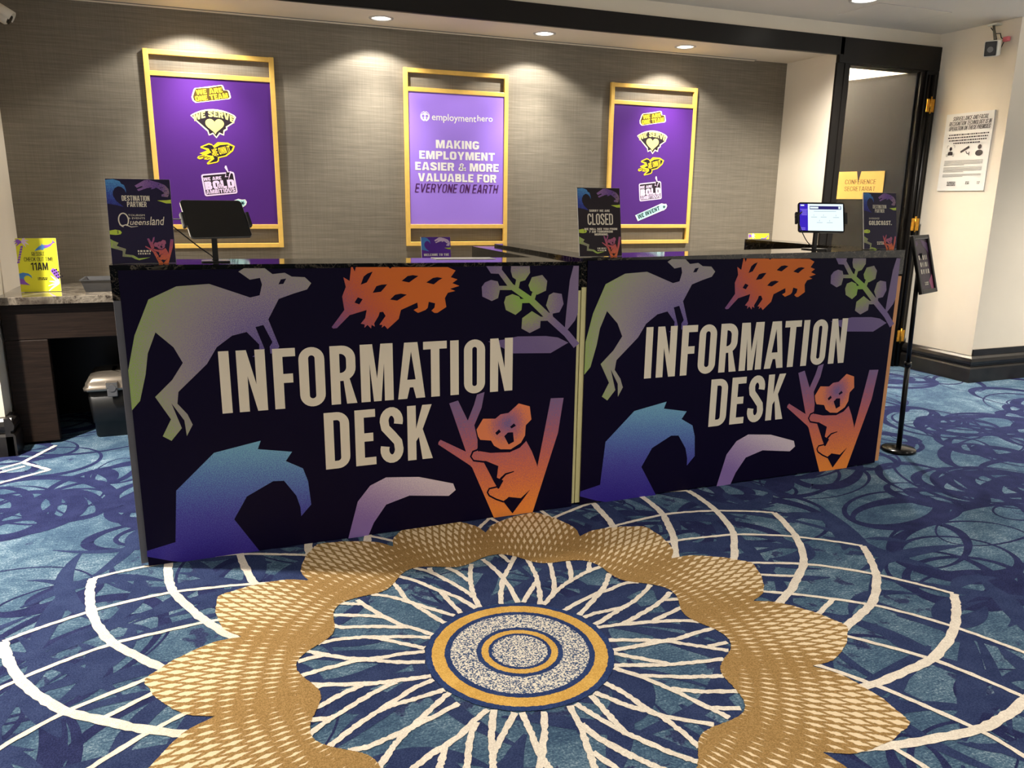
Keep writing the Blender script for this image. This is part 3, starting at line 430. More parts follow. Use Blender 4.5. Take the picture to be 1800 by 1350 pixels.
CLEAF = carpet('carpet_dusk_blue', lin(34, 44, 80), lin(56, 68, 104)); CRING = carpet('carpet_gold', lin(196, 150, 72), lin(224, 180, 98)); CGOLD = carpet_gold(); CSPK = carpet_speckle(); CBAND = carpet('carpet_band_navy', lin(34, 48, 92), lin(52, 72, 116))

def build_floor():
    f = MB()
    f.face([(-4, -16, 0), (9, -16, 0), (9, 4.2, 0), (-4, 4.2, 0)], CB)
    rnd = random.Random(11)
    def flat(pts, m, z): f.face([(x, y, z) for x, y in pts], m)
    lay = [0]
    def ribbon(L, w, z, m, jag=0.0):
        if jag: lay[0] += 1; z += lay[0] * 1.2e-6
        # resample, then lay a strip with slightly ragged tufted edges
        P = [Vector(p) for p in L]; out = [P[0]]
        step = 0.012 if jag else 0.03
        for a, b in zip(P, P[1:]):
            n = max(1, int((b - a).length / step))
            for i in range(1, n + 1): out.append(a.lerp(b, i / n))
        n = len(out); i0 = len(f.v); k = f.mi(m)
        for i, p in enumerate(out):
            t = (out[min(i + 1, n - 1)] - out[max(i - 1, 0)]).normalized(); nn = Vector((-t.y, t.x))
            ww = w(i / (n - 1)) if callable(w) else w
            for sgn in (1, -1):
                q = p + nn * sgn * (ww / 2 + (rnd.uniform(-jag, jag) if jag else 0)); f.v.append((q.x, q.y, z))
        for i in range(n - 1):
            f.f.append((i0 + 2 * i, i0 + 2 * i + 1, i0 + 2 * i + 3, i0 + 2 * i + 2)); f.m.append(k); f.smooth.append(False)
    def smooth(L, n=6):
        if len(L) < 3: return L
        out = []
        for i in range(len(L) - 1):
            p0, p1, p2, p3 = L[max(i - 1, 0)], L[i], L[i + 1], L[min(i + 2, len(L) - 1)]
            for k in range(n):
                t = k / n
                out.append(tuple(.5 * ((2 * p1[j]) + (-p0[j] + p2[j]) * t + (2 * p0[j] - 5 * p1[j] + 4 * p2[j] - p3[j]) * t * t + (-p0[j] + 3 * p1[j] - 3 * p2[j] + p3[j]) * t ** 3) for j in (0, 1)))
        return out + [L[-1]]
    # swirling navy loops: clusters of crescent rings that touch at one point
    z = 0.0003
    for c in range(400):
        cx, cy = rnd.uniform(-2.6, 8), rnd.uniform(-2.9, 2.4); base = rnd.uniform(0, 2 * math.pi)
        if math.hypot(cx - MX, cy - MY) < 1.25 and c % 3: continue
        for k in range(rnd.choice((2, 3, 3, 4))):
            rr = rnd.uniform(.09, .33); asp = rnd.uniform(.4, .9); ang = base + rnd.uniform(-.5, .5); thick = rnd.uniform(.010, .026)
            ph = rnd.uniform(0, 6.28); ox, oy = cx + rr * math.cos(ang), cy + rr * math.sin(ang); L = []; wb = rnd.uniform(.35, .8)
            for i in range(49):
                a = 2 * math.pi * i / 48; wx, wy = rr * math.cos(a), rr * asp * math.sin(a)
                L.append((ox + wx * math.cos(ang) - wy * math.sin(ang), oy + wx * math.sin(ang) + wy * math.cos(ang)))
            z += 0.00000025
            ribbon(L, lambda t, th=thick, p=ph, w0=wb: th * (w0 + 2.4 * (.5 + .5 * math.cos(2 * math.pi * t + p)) ** 2), z, CNAVY)
    # leafy navy strokes that fill the medallion's ground
    for c in range(400):
        rr, aa = 1.6 * math.sqrt(rnd.uniform(.02, 1)), rnd.uniform(0, 360); cx, cy = MX + rr * math.cos(R(aa)), MY + rr * math.sin(R(aa))
        ln, wd, an = rnd.uniform(.16, .58), rnd.uniform(.022, .075), R(aa) + rnd.uniform(-1.5, 1.5); bow = rnd.uniform(-1.1, 1.1); L = []
        for i in range(15):
            t = i / 14 - .5; u, v = ln * t, ln * bow * (.25 - t * t); L.append((cx + u * math.cos(an) - v * math.sin(an), cy + u * math.sin(an) + v * math.cos(an)))
        z += 0.00000025
        ribbon(L, lambda t, w_=wd: w_ * math.sin(math.pi * min(max(t, .02), .98)) ** .7, z, CLEAF)
    pol = lambda r, a: (MX + r * math.cos(R(a)), MY + r * math.sin(R(a)))
    # lotus arches: 24 heavy arcs one way, 24 fine arcs the other, mirrored about the medallion's axis
    prof = [(1.455, 0), (1.42, 1.9), (1.38, 3.9), (1.31, 7.5), (1.23, 11.2), (1.145, 14.9), (1.04, 18.5), (.96, 21.6), (.87, 25), (.80, 27.8), (.74, 30)]
    for k in range(24):
        a0 = 8.1 + 15 * k
        right = -97 < ((a0 + 180) % 360) - 180 < 83
        sg = -1 if right else 1
        ribbon(smooth([pol(r, a0 + sg * d) for r, d in prof]), .027, 0.0018, CWHITE, .0022)
        ribbon(smooth([pol(r, a0 - sg * d) for r, d in prof]), .0155, 0.00182, CWHITE, .0018)
    for (r0, a, r1, b) in ((1.05, -3.8, .93, -8.3), (1.05, 5.2, .93, 9.6), (1.057, 175.9, .94, 170.5)):
        ribbon([pol(r0, a), pol(r1, b)], .0155, 0.00184, CWHITE, .0018)
    # a second medallion off to the left shows two of its arches
    for L in (((-.62, 1.34), (-.75, 1.23)), ((-.62, 1.34), (-.485, 1.185)), ((-.485, 1.185), (-.95, .86)), ((-.60, 1.28), (-.95, 1.02)), ((-.62, 1.34), (-.52, 1.58)), ((-.72, .96), (-.95, .70), (-1.2, .62))):
        ribbon(smooth([tuple(p) for p in L]), .02, 0.0018, CWHITE, .002)
    for L in SPOKES: ribbon(smooth([(MX + a, MY + b) for a, b in L]), .0165, 0.0018, CWHITE, .0022)
    # gold petal band
    po = [(0, .99), (1.2, .982), (2.5, .966), (4.9, .945), (6.5, .922), (8.6, .896), (9.6, .880), (10.6, .866), (11.5, .843), (12.3, .815), (12.857, .797)]
    outer = []
    for k in range(14):
        a0 = 13.4 + 360 / 14 * k
        for d, r in [(-d, r) for d, r in po[::-1]][:-1] + po[:-1]: outer.append((a0 + d, r))
    outer.sort()
    def rout(a):
        a = (a - outer[0][0]) % 360 + outer[0][0]
        for (a1, r1), (a2, r2) in zip(outer, outer[1:] + [(outer[0][0] + 360, outer[0][1])]):
            if a1 <= a <= a2: return r1 + (r2 - r1) * (a - a1) / max(a2 - a1, 1e-6)
        return outer[0][1]
    rin = lambda a: .577 + .031 * math.cos(R(12 * (a - 15.6)))
    n = 1440; i0 = len(f.v); k = f.mi(CGOLD)
    for i in range(n):
        a = 360 * i / n
        f.v.append((*pol(rin(a) + rnd.uniform(-.0015, .0015), a), .0026)); f.v.append((*pol(rout(a) + rnd.uniform(-.0015, .0015), a), .0026))
    for i in range(n):
        j = (i + 1) % n; f.f.append((i0 + 2 * i, i0 + 2 * i + 1, i0 + 2 * j + 1, i0 + 2 * j)); f.m.append(k); f.smooth.append(False)
    # centre rings
    zz = 0.0028
    for r, m in ((.262, CBAND), (.245, CRING), (.209, CBAND), (.193, CSPK), (.121, CBAND), (.107, CRING), (.088, CBAND), (.078, CSPK)):
        flat([pol(r + rnd.uniform(-.0012, .0012), 360 * i / 220) for i in range(220)], m, zz); zz += 0.0001
    return struct(f.build('floor'))
floor = build_floor()

# ------------------------------------------------------------------ room shell
YB, YF, XL, XR, XD = 2.265, 1.76, -0.70, 4.34, 5.26
def slab(name, lo, hi, m, bev=0.0):
    b = MB(); b.box(lo, hi, m, bev); return struct(b.build(name))
slab('wall_back', (XL, YB, 0), (XR, YB + .12, 2.5), GRASS)
slab('wall_left', (-4, 1.50, 0), (XL, YB + .12, 2.5), WHITE)
slab('wall_recess_right', (XR, YF + .012, 0), (XR + .106, YB + .12, 2.5), WHITE)
slab('wall_right', (XD, 1.16, 0), (XD + .12, 4.2, 2.5), WHITE)
slab('wall_corner_right', (XD + .12, 1.16, 0), (9, 1.28, 2.5), WHITE)
slab('wall_bulkhead', (XL, YF + .01, SOF), (XD, YF + .09, CEIL), WHITE)
c = MB(); c.box((XL, YF + .09, SOF), (XR, YB, SOF + .05), WHITE); struct(c.build('ceiling_recess'))
c = MB(); c.box((-4, -6, CEIL), (9, YF + .01, CEIL + .06), CEILM); struct(c.build('ceiling'))
c = MB(); c.box((XL + .02, YB - .034, SOF - .0015), (XR - .30, YB - .022, SOF + .001), GREYP); c.box((XL + .02, YB - .012, SOF - .006), (XR - .30, YB - .001, SOF), WHITE); struct(c.build('trim_1'))
# black fascia over recess and doorway, its post and door lining
b = solid(); b.box((XL, YF - .018, 2.207), (XR + .04, YF + .012, 2.322), BLACKW, .004); b.box((XR, YF - .018, 2.157), (XD + .012, YF + .014, 2.322), BLACKW, .006); struct(b.build('trim_2'))
b = solid(); b.box((XR - .002, YF - .008, 0), (4.447, YF + .012, 2.16), BLACKW, .003); b.box((4.40, YF - .014, 0), (4.447, YF + .10, 2.16), BLACKW, .003); struct(b.build('trim_3'))
b = solid()
b.box((5.115, YF + .0, 0), (5.15, YF + .12, 2.16), BLACKW, .004); b.box((5.15, YF - .02, 0), (5.262, YF + .03, 2.16), BLACKW, .008)
b.tube([(5.205, YF - .022, 0), (5.205, YF - .022, 2.13)], .018, BLACKW); b.tube([(5.165, YF - .02, 0), (5.165, YF - .02, 2.13)], .012, BLACKW)
b.box((4.447, YF + .0, 2.15), (5.115, YF + .10, 2.165), BLACKW)
struct(b.build('trim_4'))
# room behind the door: pale walls and a lit ceiling
for nm, lo, hi in (('wall_office_back', (4.0, 4.1, 0), (5.3, 4.2, 2.6)), ('wall_office_left', (4.34, YB + .12, 0), (4.44, 4.1, 2.6)), ('ceiling_office', (4.34, YF + .09, 2.5), (5.4, 4.2, 2.56))): slab(nm, lo, hi, WHITE)
d = bpy.data.lights.new('office_ceiling_fill', 'AREA'); d.energy = 80; d.size = .5; d.color = (1, .98, .95); o = bpy.data.objects.new('office_ceiling_fill', d); COL.objects.link(o); o.location = (4.70, 3.0, 2.2); o.rotation_euler = (R(180), 0, 0)  # unseen fill added in the room, facing up to whiten its ceiling
# moulded black baseboards
BP = [(0, 0), (.040, 0), (.040, .098), (.034, .110), (.022, .113), (.022, .124), (.036, .130), (.040, .150), (.034, .172), (.020, .186), (0, .188)]
def baseboard(name, segs, extra=None):
    b = solid()
    for (kind, pos, a, c_, sgn) in segs:
        b.prism([(pos + sgn * q, zz) for q, zz in BP], BASEB, kind, a, c_)
    if extra: b.box(*extra, BASEB)
    return struct(b.build(name))
# 'x' runs along x with outline in (y,z); 'y' runs along y with outline in (x,z)
def mitred(name, path, extra=None):
    # path: list of (x, y, ox, oy): the wall line and the outward offset direction of the moulding there
    b = solid(); rows = [[(x + ox * q, y + oy * q, zz) for q, zz in BP] for x, y, ox, oy in path]
    b.grid(rows, BASEB, False, False)
    b.face(rows[0], BASEB); b.face(rows[-1][::-1], BASEB)
    if extra: b.box(*extra, BASEB)
    return struct(b.build(name))
mitred('baseboard_right', [(XD, YF - .02, -1, 0), (XD, 1.16, -1, -1), (9, 1.16, 0, -1)], ((XD + .004, 1.148, .18), (9, 1.16, .232)))
baseboard('baseboard_left', [('x', 1.50, -4, XL + .030, -1)])
baseboard('baseboard_recess_left', [('y', XL, 1.46, 1.60, 1)])

# ------------------------------------------------------------------ door leaf with plaque and hinges
def build_door():
    ang = math.atan2(2.31 - 1.78, 4.965 - 5.12)
    o = struct(empty('door_1', (5.118, 1.79, 0), (0, 0, ang)))        # local +x along the leaf, away from the hinges
    b = solid(); b.box((0, -.02, .012), (.70, .02, 2.148), DOORM, .003); b.box((0, .021, 2.128), (.70, .0225, 2.148), BLACKW); b.build('door_leaf', o)
    p = MB(); y = .0262; T = lambda x, z: (x, y, z)
    p.box((.15, .0205, 1.262), (.56, .026, 1.470), GOLDM)
    p.poly([(.335, 1.4705), (.353, 1.385), (.371, 1.4705)], INK, T=lambda x, z: (x, .0264, z))
    q = MB(); cond(q, 'CONFERENCE', BROWNI, 0, 0, .034, .25, s=.10); cond(q, 'SECRETARIAT', BROWNI, 0, -.052, .034, .25, left=-.125, s=.10); cond(q, 'J', BROWNI, 0, 0, .034)
    i = len(p.v); k = p.mi(BROWNI)
    for v in q.v: p.v.append((.335 - v[0], .0263, 1.375 + v[2]))
    for fc in q.f: p.f.append(tuple(i + a for a in fc)); p.m.append(k); p.smooth.append(False)
    p.box((.535, .026, 1.33), (.541, .0263, 1.39), BROWNI)
    pl = p.build('door_plaque', o); pl['label'] = 'gold conference secretariat plaque with a notched top edge'
    for z0 in (1.92, 1.082, .242):
        h = solid()
        M = Matrix.Rotation(-ang, 4, 'Z') @ Matrix.Translation((-5.118, -1.79, 0))
        h.box((5.150, YF - .047, z0 - .045), (5.178, YF - .040, z0 + .045), BRASS, .002, M); h.box((5.188, YF - .047, z0 - .045), (5.222, YF - .040, z0 + .045), BRASS, .002, M)
        h.tube([M @ Vector((5.183, YF - .048, z0 - .055)), M @ Vector((5.183, YF - .048, z0 + .06))], .007, BRASS)
        h.build('hinge', o)['label'] = 'brass hinge'
GOLDM = mat('plaque_gold', lin(196, 164, 92), 0.45, 0.15, vary=0.04, scale=8); BROWNI = mat('plaque_brown_print', lin(104, 80, 40), 0.5, vary=.02, scale=9)
build_door()

# ------------------------------------------------------------------ printed boards on the desks
_P, _G, _O = lin(92, 66, 168), lin(150, 190, 84), lin(232, 132, 62)
LIL = lin(168, 154, 176)
lk = lambda r, g, b: tuple(min(1, v * 1.22) for v in lin(r, g, b)[:3]) + (1,)
KANG = gradmat('print_kangaroo', [(0, lk(84, 70, 136)), (.28, lk(118, 104, 150)), (.56, lk(146, 136, 144)), (.78, lk(150, 148, 132)), (1, lk(140, 168, 82))], (.43, .69), radius=.46)
ECHI = gradmat('print_echidna', [(0, lk(108, 80, 132)), (.32, lk(156, 82, 98)), (.6, lk(190, 90, 62)), (1, lk(204, 104, 42))], (.60, .845), (.80, 1.0))
GUM = gradmat('print_gum_nuts', [(0, lk(132, 172, 74)), (.42, lk(142, 150, 102)), (.72, lk(132, 116, 136)), (1, lk(114, 98, 138))], (1.36, .865), radius=.18)
GUML = gradmat('print_gum_leaf', [(0, lk(104, 88, 132)), (1, lk(124, 108, 138))], (1.3, .74), (1.55, .95))
TREE = gradmat('print_koala_tree', [(0, lk(232, 136, 58)), (.3, lk(208, 110, 76)), (.58, lk(178, 96, 100)), (.85, lk(134, 94, 128)), (1, lk(120, 98, 138))], (1.36, .03), (1.36, .47))
KOH = gradmat('print_koala_face', [(0, lk(108, 94, 142)), (.5, lk(168, 100, 116)), (1, lk(216, 124, 84))], (1.30, .385), radius=.085)
WAVE = gradmat('print_wave', [(0, lk(50, 36, 132)), (.35, lk(70, 66, 154)), (.65, lk(84, 112, 174)), (1, lk(112, 166, 192))], (.2, .02), (.24, .42))
BOOM = gradmat('print_boomerang', [(0, lk(130, 104, 164)), (.5, lk(164, 142, 178)), (1, lk(206, 190, 198))], (.88, .0), (.98, .19))
def art(mb, name, m, y, sc=1, ox=0, oz=0): mb.poly([(ox + a * sc, oz + b * sc) for a, b in ART[name]], m, y)
def koala(mb, y, sc=1, ox=0, oz=0, tree=TREE, head=KOH, dark=NAVYP, dy=.0002):
    for k in ('tree0', 'tree1', 'koalabody'): art(mb, k, tree, y, sc, ox, oz)
    art(mb, 'kdark9', dark, y - dy, sc, ox, oz)
    art(mb, 'koalahead', head, y - 2 * dy, sc, ox, oz)
    for k in range(9): art(mb, 'kdark%d' % k, dark, y - 3 * dy, sc, ox, oz)
def build_board():
    b = MB(); t = .006
    tl, tr = (0, 1.0), (1.585, .987)
    q = [(0, .003), (1.585, .003), tr, tl]
    b.prism([(x, z) for x, z in q], NAVYP, 'y', -t, 0)
    for nm, m in (('kangaroo', KANG), ('echidna', ECHI), ('gumleaf0', GUML), ('gumleaf1', GUML), ('wave', WAVE), ('boomerang', BOOM)): art(b, nm, m, -t - .0003)
    for k in range(7): art(b, 'gumstem%d' % k, GUM, -t - .0004); art(b, 'gumnut%d' % k, GUM, -t - .0003)
    art(b, 'kangaroo_eye', NAVYP, -t - .0006)
    for k in range(8): art(b, 'slit%d' % k, NAVYP, -t - .0006)
    koala(b, -t - .0003)
    o = empty('printed_desk_board')
    b.build('board', o)
    L = MB(); yy = -t - .0016
    W_ = [('I', .272, .034), ('N', .327, .092), ('F', .443, .075), ('O', .528, .087), ('R', .634, .088), ('M', .739, .117), ('A', .872, .101), ('T', .968, .089), ('I', 1.07, .033), ('O', 1.123, .083), ('N', 1.226, .091)]
    D_ = [('D', .604, .088), ('E', .712, .074), ('S', .802, .086), ('K', .904, .093)]
    for row, z0, z1 in ((W_, .516, .729), (D_, .278, .488)):
        for i, (c_, x, w) in enumerate(row):
            H = z1 - z0; dz = -.008 * (x - .27) if z0 > .4 else 0
            for oo, hs in glyph(c_, w / H, .0325 / H):
                f2 = lambda p: (x + p[0] * H, z0 + p[1] * (H + dz))
                L.poly([f2(p) for p in oo], CREAM, yy, [[f2(p) for p in h] for h in hs])
    l_ = L.build('lettering', o); l_['label'] = 'cream capitals reading information desk'
    return o
board = build_board()
tag(board, 'dark printed information desk board on the left desk, beside the bin', 'sign', 'printed boards covering the desk fronts')
board2 = copy_tree(board); board2.location = (1.6235, 0, 0.004)
board2['label'] = 'dark printed information desk board on the right desk, next to the pole sign'

# ------------------------------------------------------------------ the two desks
TRIM_L = mat('edge_trim_dark_reflection', lin(92, 92, 98), 0.45, 0.1, vary=.08, scale=12)  # same metal trim throughout; dark reflection painted in as grey
TRIM_C = mat('edge_trim_yellow_reflection', lin(222, 216, 160), 0.42, 0.1, vary=.05, scale=12)  # yellow-green reflection at the desk joint painted into the metal's colour
TRIM_O = mat('edge_trim_orange_reflection', lin(222, 158, 104), 0.42, 0.1, vary=.06, scale=12)  # orange reflection on the end strip, put into its base colour
DESKB = mat('desk_cabinet', lin(52, 48, 48), 0.5, vary=.08, scale=10)
def desk(x0, x1, zl, zr, bx0, bx1, returns, tl, trr, label):
    o = empty('reception_desk', ((x0 + x1) / 2, .12, 0)); cx = (x0 + x1) / 2
    zt = lambda x: zl + (zr - zl) * (x - x0) / (x1 - x0)
    Y = lambda y: y - .12
    def wedge(m, a, b_, y0, y1, th):
        q = [(a - cx, zt(a) - th), (b_ - cx, zt(b_) - th), (b_ - cx, zt(b_)), (a - cx, zt(a))]
        mb = solid(); mb.prism(q, m, 'y', Y(y0), Y(y1)); return mb
    wedge(MARB, x0, x1, .001, .235, .11).build('countertop', o)
    for a, b_ in returns: wedge(MARB, a, b_, .235, 1.0, .075).build('return_counter', o)
    m = solid(); m.box((x0 + .004 - cx, Y(.012), .09), (x1 - .004 - cx, Y(.20), .905), DESKB); m.box((x0 + .03 - cx, Y(.04), 0), (x1 - .03 - cx, Y(.17), .09), BLACKW); m.build('cabinet', o)
    for a, b_ in returns:
        m = solid(); m.box((a + .01 - cx, Y(.201), 0), (b_ - .01 - cx, Y(.99), .93), DESKB); m.build('side_panel', o)
    m = solid(); m.box((x0 + .02 - cx, Y(.201), .70), (x1 - .02 - cx, Y(.80), .735), DESKB, .002)
    ws = m.build('work_surface', o)
    m = solid(); m.box((x0 + .001 - cx, Y(.002), .012), (bx0 - cx + .03, Y(.0115), .906), tl, .001); m.build('edge_trim', o)['label'] = 'left edge trim strip'
    m = solid(); m.box((bx1 - .03 - cx, Y(.002), .012), (x1 - .001 - cx, Y(.0115), .906), trr, .001); m.build('edge_trim', o)['label'] = 'right edge trim strip'
    return tag(o, label, 'desk', 'reception desks side by side')
desk(-.023, 1.601, 1.0165, 1.000, 0, 1.585, [(1.485, 1.601)], TRIM_L, TRIM_C, 'left reception desk with black marble top, nearer the bin')
desk(1.603, 3.240, 1.0115, 1.0255, 1.6235, 3.2085, [(1.603, 1.73), (3.115, 3.240)], TRIM_C, TRIM_O, 'right reception desk with black marble top and end strip painted with an orange reflection')

# ------------------------------------------------------------------ gold framed wall posters
def frame_poster(xc, content, label):
    w, h, t = .686, 1.076, .0272; o = empty('framed_poster', (xc, YB, .930)); fr = solid(); y0, y1 = -.026, -.004
    fr.box((-w / 2, y0, 0), (-w / 2 + t, y1, h), GOLDF, .002); fr.box((w / 2 - t, y0, 0), (w / 2, y1, h), GOLDF, .002)
    for z in (0, .110, h - t, .939): fr.box((-w / 2 + t * .9, y0 + .001, z), (w / 2 - t * .9, y1, z + t * .96), GOLDF, .002)
    for z in (.2, .8):
        for s_ in (-1, 1): fr.box((s_ * (w / 2 - t * .5) - .008, y1, z), (s_ * (w / 2 - t * .5) + .008, 0, z + .03), GOLDF)
    fr.build('frame', o)
    p = MB(); pw = w / 2 - t * .6
    p.box((-pw, -.019, .128), (pw, -.013, .950), PURP if content == 'values' else LILAC)
    y = -.0194
    ctr = lambda L: (sum(q[0] for q in L) / len(L), sum(q[1] for q in L) / len(L))
    def rot_(L, c0, a): return [(c0[0] + (u - c0[0]) * math.cos(a) - (v - c0[1]) * math.sin(a), c0[1] + (u - c0[0]) * math.sin(a) + (v - c0[1]) * math.cos(a)) for u, v in L]
    def inset(L, d):
        c0 = ctr(L); out = []
        for u, v in L:
            n = math.hypot(u - c0[0], v - c0[1]) or 1; k = max(0, 1 - d / n); out.append((c0[0] + (u - c0[0]) * k, c0[1] + (v - c0[1]) * k))
        return out
    if content == 'values':
        out = [(-.112, .838), (-.108, .818), (-.093, .807), (.090, .837), (.098, .846), (.092, .878), (.086, .884), (.067, .884), (.060, .906), (.052, .911), (-.020, .898), (-.092, .885), (-.099, .876)]
        p.poly(out, CREAM2, y); p.poly(inset(out, .008), OLIVE, y)
        wide(p, 'WE ARE', GYEL, -.016, .8735, .140, .0255, y, rot=9); wide(p, 'ONE TEAM', GYEL, -.006, .8425, .176, .027, y, rot=9)
        fan = [(-.126, .738)] + [(.0 + .225 * math.cos(R(a)), .553 + .225 * math.sin(R(a))) for a in range(121, 57, -6)] + [(.118, .740), (.104, .708), (.066, .682), (.067, .670), (.050, .659), (.046, .636), (.024, .644), (.004, .620), (-.014, .642), (-.036, .633), (-.042, .656), (-.058, .670), (-.100, .711)]
        p.poly(fan, CREAM2, y); p.poly(inset(fan, .0085), INK, y)
        wide(p, 'WE SERVE', PALEY, -.002, .753, .216, .034, y, bend=.030)
        p.poly([(.0 + .050 * (math.sin(tt) ** 3), .690 + .0029 * (13 * math.cos(tt) - 5 * math.cos(2 * tt) - 2 * math.cos(3 * tt) - math.cos(4 * tt))) for tt in [2 * math.pi * i / 40 for i in range(40)]], PALEY, y)
        p.poly([(-.108, .508), (-.102, .518), (-.075, .527), (-.094, .534), (-.050, .552), (-.085, .564), (-.085, .572), (-.040, .592), (-.022, .586), (-.017, .578), (.009, .599), (.064, .598), (.101, .580), (.090, .553), (.052, .522), (.010, .511), (.009, .495), (.0, .486), (-.054, .473), (-.059, .481), (-.030, .508), (-.050, .500), (-.072, .501), (-.066, .510), (-.096, .500)], GYEL, y)
        p.poly([(-.030, .540), (.005, .517), (.045, .527), (.080, .555), (.091, .577), (.060, .588), (.020, .583), (-.010, .566)], INK, y)
        p.poly([(-.028, .540), (-.012, .566), (-.022, .580), (-.040, .584), (-.076, .569), (-.042, .562), (-.036, .548)], INK, y); p.poly([(-.028, .542), (-.058, .527), (-.024, .522)], INK, y); p.poly([(-.024, .530), (-.016, .506), (-.048, .481), (-.004, .491), (.003, .500), (.004, .517)], INK, y)
        for i in range(3): p.poly([(-.096 + .02 * i, .511 - .003 * i), (-.066 + .014 * i, .519 - .004 * i), (-.066 + .014 * i, .523 - .004 * i), (-.097 + .02 * i, .516 - .003 * i)], INK, y)
        wide(p, 'WE OWN IT', GYEL, .026, .552, .100, .038, y, s=.22, rot=15)
        bx = lambda a, b_, c_, d_, r_: rot_(rrect(a, b_, c_, d_, r_, 4), (.002, .366), R(6.3))
        p.poly(bx(-.089, .304, .093, .428, .012), PINK, y); p.poly(bx(-.081, .312, .085, .420, .007), INK, y)
        wide(p, 'WE ARE', PINK, -.034, .396, .098, .0185, y, rot=6); wide(p, 'BOLD', PINK, .003, .363, .162, .046, y, s=.30, rot=6); wide(p, 'AMBITIOUS', PINK, .006, .327, .160, .023, y, rot=6)
        cond(p, '&', INK, .006, .338, .032, .030, y=y, s=.34); cond(p, '&', PINK, .006, .341, .026, .024, y=y, s=.16)
        p.poly([(.040, .470), (.047, .470), (.056, .436), (.072, .440), (.052, .386), (.056, .408), (.034, .405), (.046, .440), (.036, .458)], PINK, y); p.poly([(.045, .446), (.050, .432), (.064, .434), (.054, .408), (.060, .414), (.040, .410)], INK, y)
        iv = [(-.112, .199), (-.088, .158), (.108, .232), (.120, .234), (.140, .248), (.147, .266), (.138, .281), (.120, .279), (.100, .284)]
        p.poly(iv, WHITEP, y); p.poly(inset(iv, .006), AQUA, y)
        wide(p, 'WE INVENT', TEALINK, -.002, .219, .184, .030, y, rot=21)
        p.poly([(.122 + q * math.cos(aa), .259 + q * math.sin(aa)) for aa, q in [(2 * math.pi * i / 12, .015 if i % 2 == 0 else .006) for i in range(12)]], TEALINK, y)
    else:
        lx, lz = -.210, .797
        p.poly([(lx + .030 * math.cos(2 * math.pi * i / 36), lz + .030 * math.sin(2 * math.pi * i / 36)) for i in range(36)], WHITEP, y)
        for s_ in (-1, 1):
            p.poly([(lx + s_ * .012 + .0085 * math.cos(2 * math.pi * i / 20), lz + .001 + .0085 * math.sin(2 * math.pi * i / 20)) for i in range(20)], LILAC, y)
            p.poly(strk([(lx + s_ * .004, lz + .020), (lx + s_ * .014, lz + .021), (lx + s_ * .022, lz + .012)], .005), LILAC, y); p.poly(strk([(lx + s_ * .010, lz - .008), (lx + s_ * .010, lz - .018)], .008), LILAC, y)
        for v in (-.034, .024): p.poly([(lx - .003, lz + v), (lx + .003, lz + v), (lx + .003, lz + v + .010), (lx - .003, lz + v + .010)], LILAC, y)
        btext(p, 'employment', WHITEP, -.020, .790, .292, .054, y - .0004, .010); btext(p, 'hero', WHITEP, .186, .8015, .104, .037, y - .0004, .010)
        for tx, w_, z_ in (('MAKING', .288, .634), ('EMPLOYMENT', .505, .566), ('EASIER & MORE', .560, .497), ('VALUABLE FOR', .525, .429)): wide(p, tx, WHITEP, .002, z_, w_, .050, y, s=.25)
        cond(p, 'EVERYONE ON EARTH', PLUM, -.006, .336, .054, .555, y=y, s=.10, gap=.10, shear=.18, wscale=1.0)
    p.build('poster', o)
    return tag(o, label, 'poster', 'gold framed posters on the back wall')
OLIVE = mat('olive_print', lin(74, 56, 14), 0.5, spec=0.3, vary=.02, scale=6)
CREAM2 = mat('cream_sticker_border', lin(250, 232, 190), 0.5, spec=0.3, vary=.01, scale=9); TEALINK = mat('teal_dark_print', lin(24, 60, 66), 0.5, spec=0.3, vary=.02, scale=9)
frame_poster(.351, 'values', 'gold framed purple sticker poster on the back wall, behind the black tablet')
frame_poster(1.796, 'hero', 'gold framed lilac poster about making employment easier, middle of back wall')
frame_poster(3.2245, 'values', 'gold framed purple sticker poster on the back wall, behind the closed sign')

# ------------------------------------------------------------------ small printed standing signs
SWAVE = gradmat('print_small_wave', [(0, lin(44, 36, 120)), (.5, lin(60, 84, 170)), (1, lin(84, 150, 206))], (-.07, .17), (-.06, .26))
SCROC = gradmat('print_crocodile', [(0, lin(150, 110, 168)), (.5, lin(104, 72, 150)), (1, lin(160, 130, 140))], (.0, .24), (.09, .2))
SSNAKE = gradmat('print_snake', [(0, lin(176, 206, 84)), (.5, lin(150, 140, 130)), (1, lin(176, 206, 84))], (-.09, .1), (-.0, .02))
SKOALA = gradmat('print_small_koala', [(0, lin(236, 124, 72)), (.5, lin(206, 96, 100)), (1, lin(134, 84, 140))], (.06, .0), (.06, .085))
SKOF = mat('print_small_koala_face', lin(176, 92, 128), .45, vary=.08, scale=30)
NAVYS = mat('navy_sign_print', lin(26, 16, 56), 0.4, spec=.3, vary=.05, scale=6)
UMBER = mat('umber_sign_print', lin(38, 28, 36), 0.4, spec=.3, vary=.05, scale=6)
VIOLS = mat('violet_sign_print', lin(98, 52, 170), 0.4, spec=.3, vary=.05, scale=6)
LIMES = mat('lime_snake_print', lin(196, 216, 70), .45, vary=.05, scale=30)
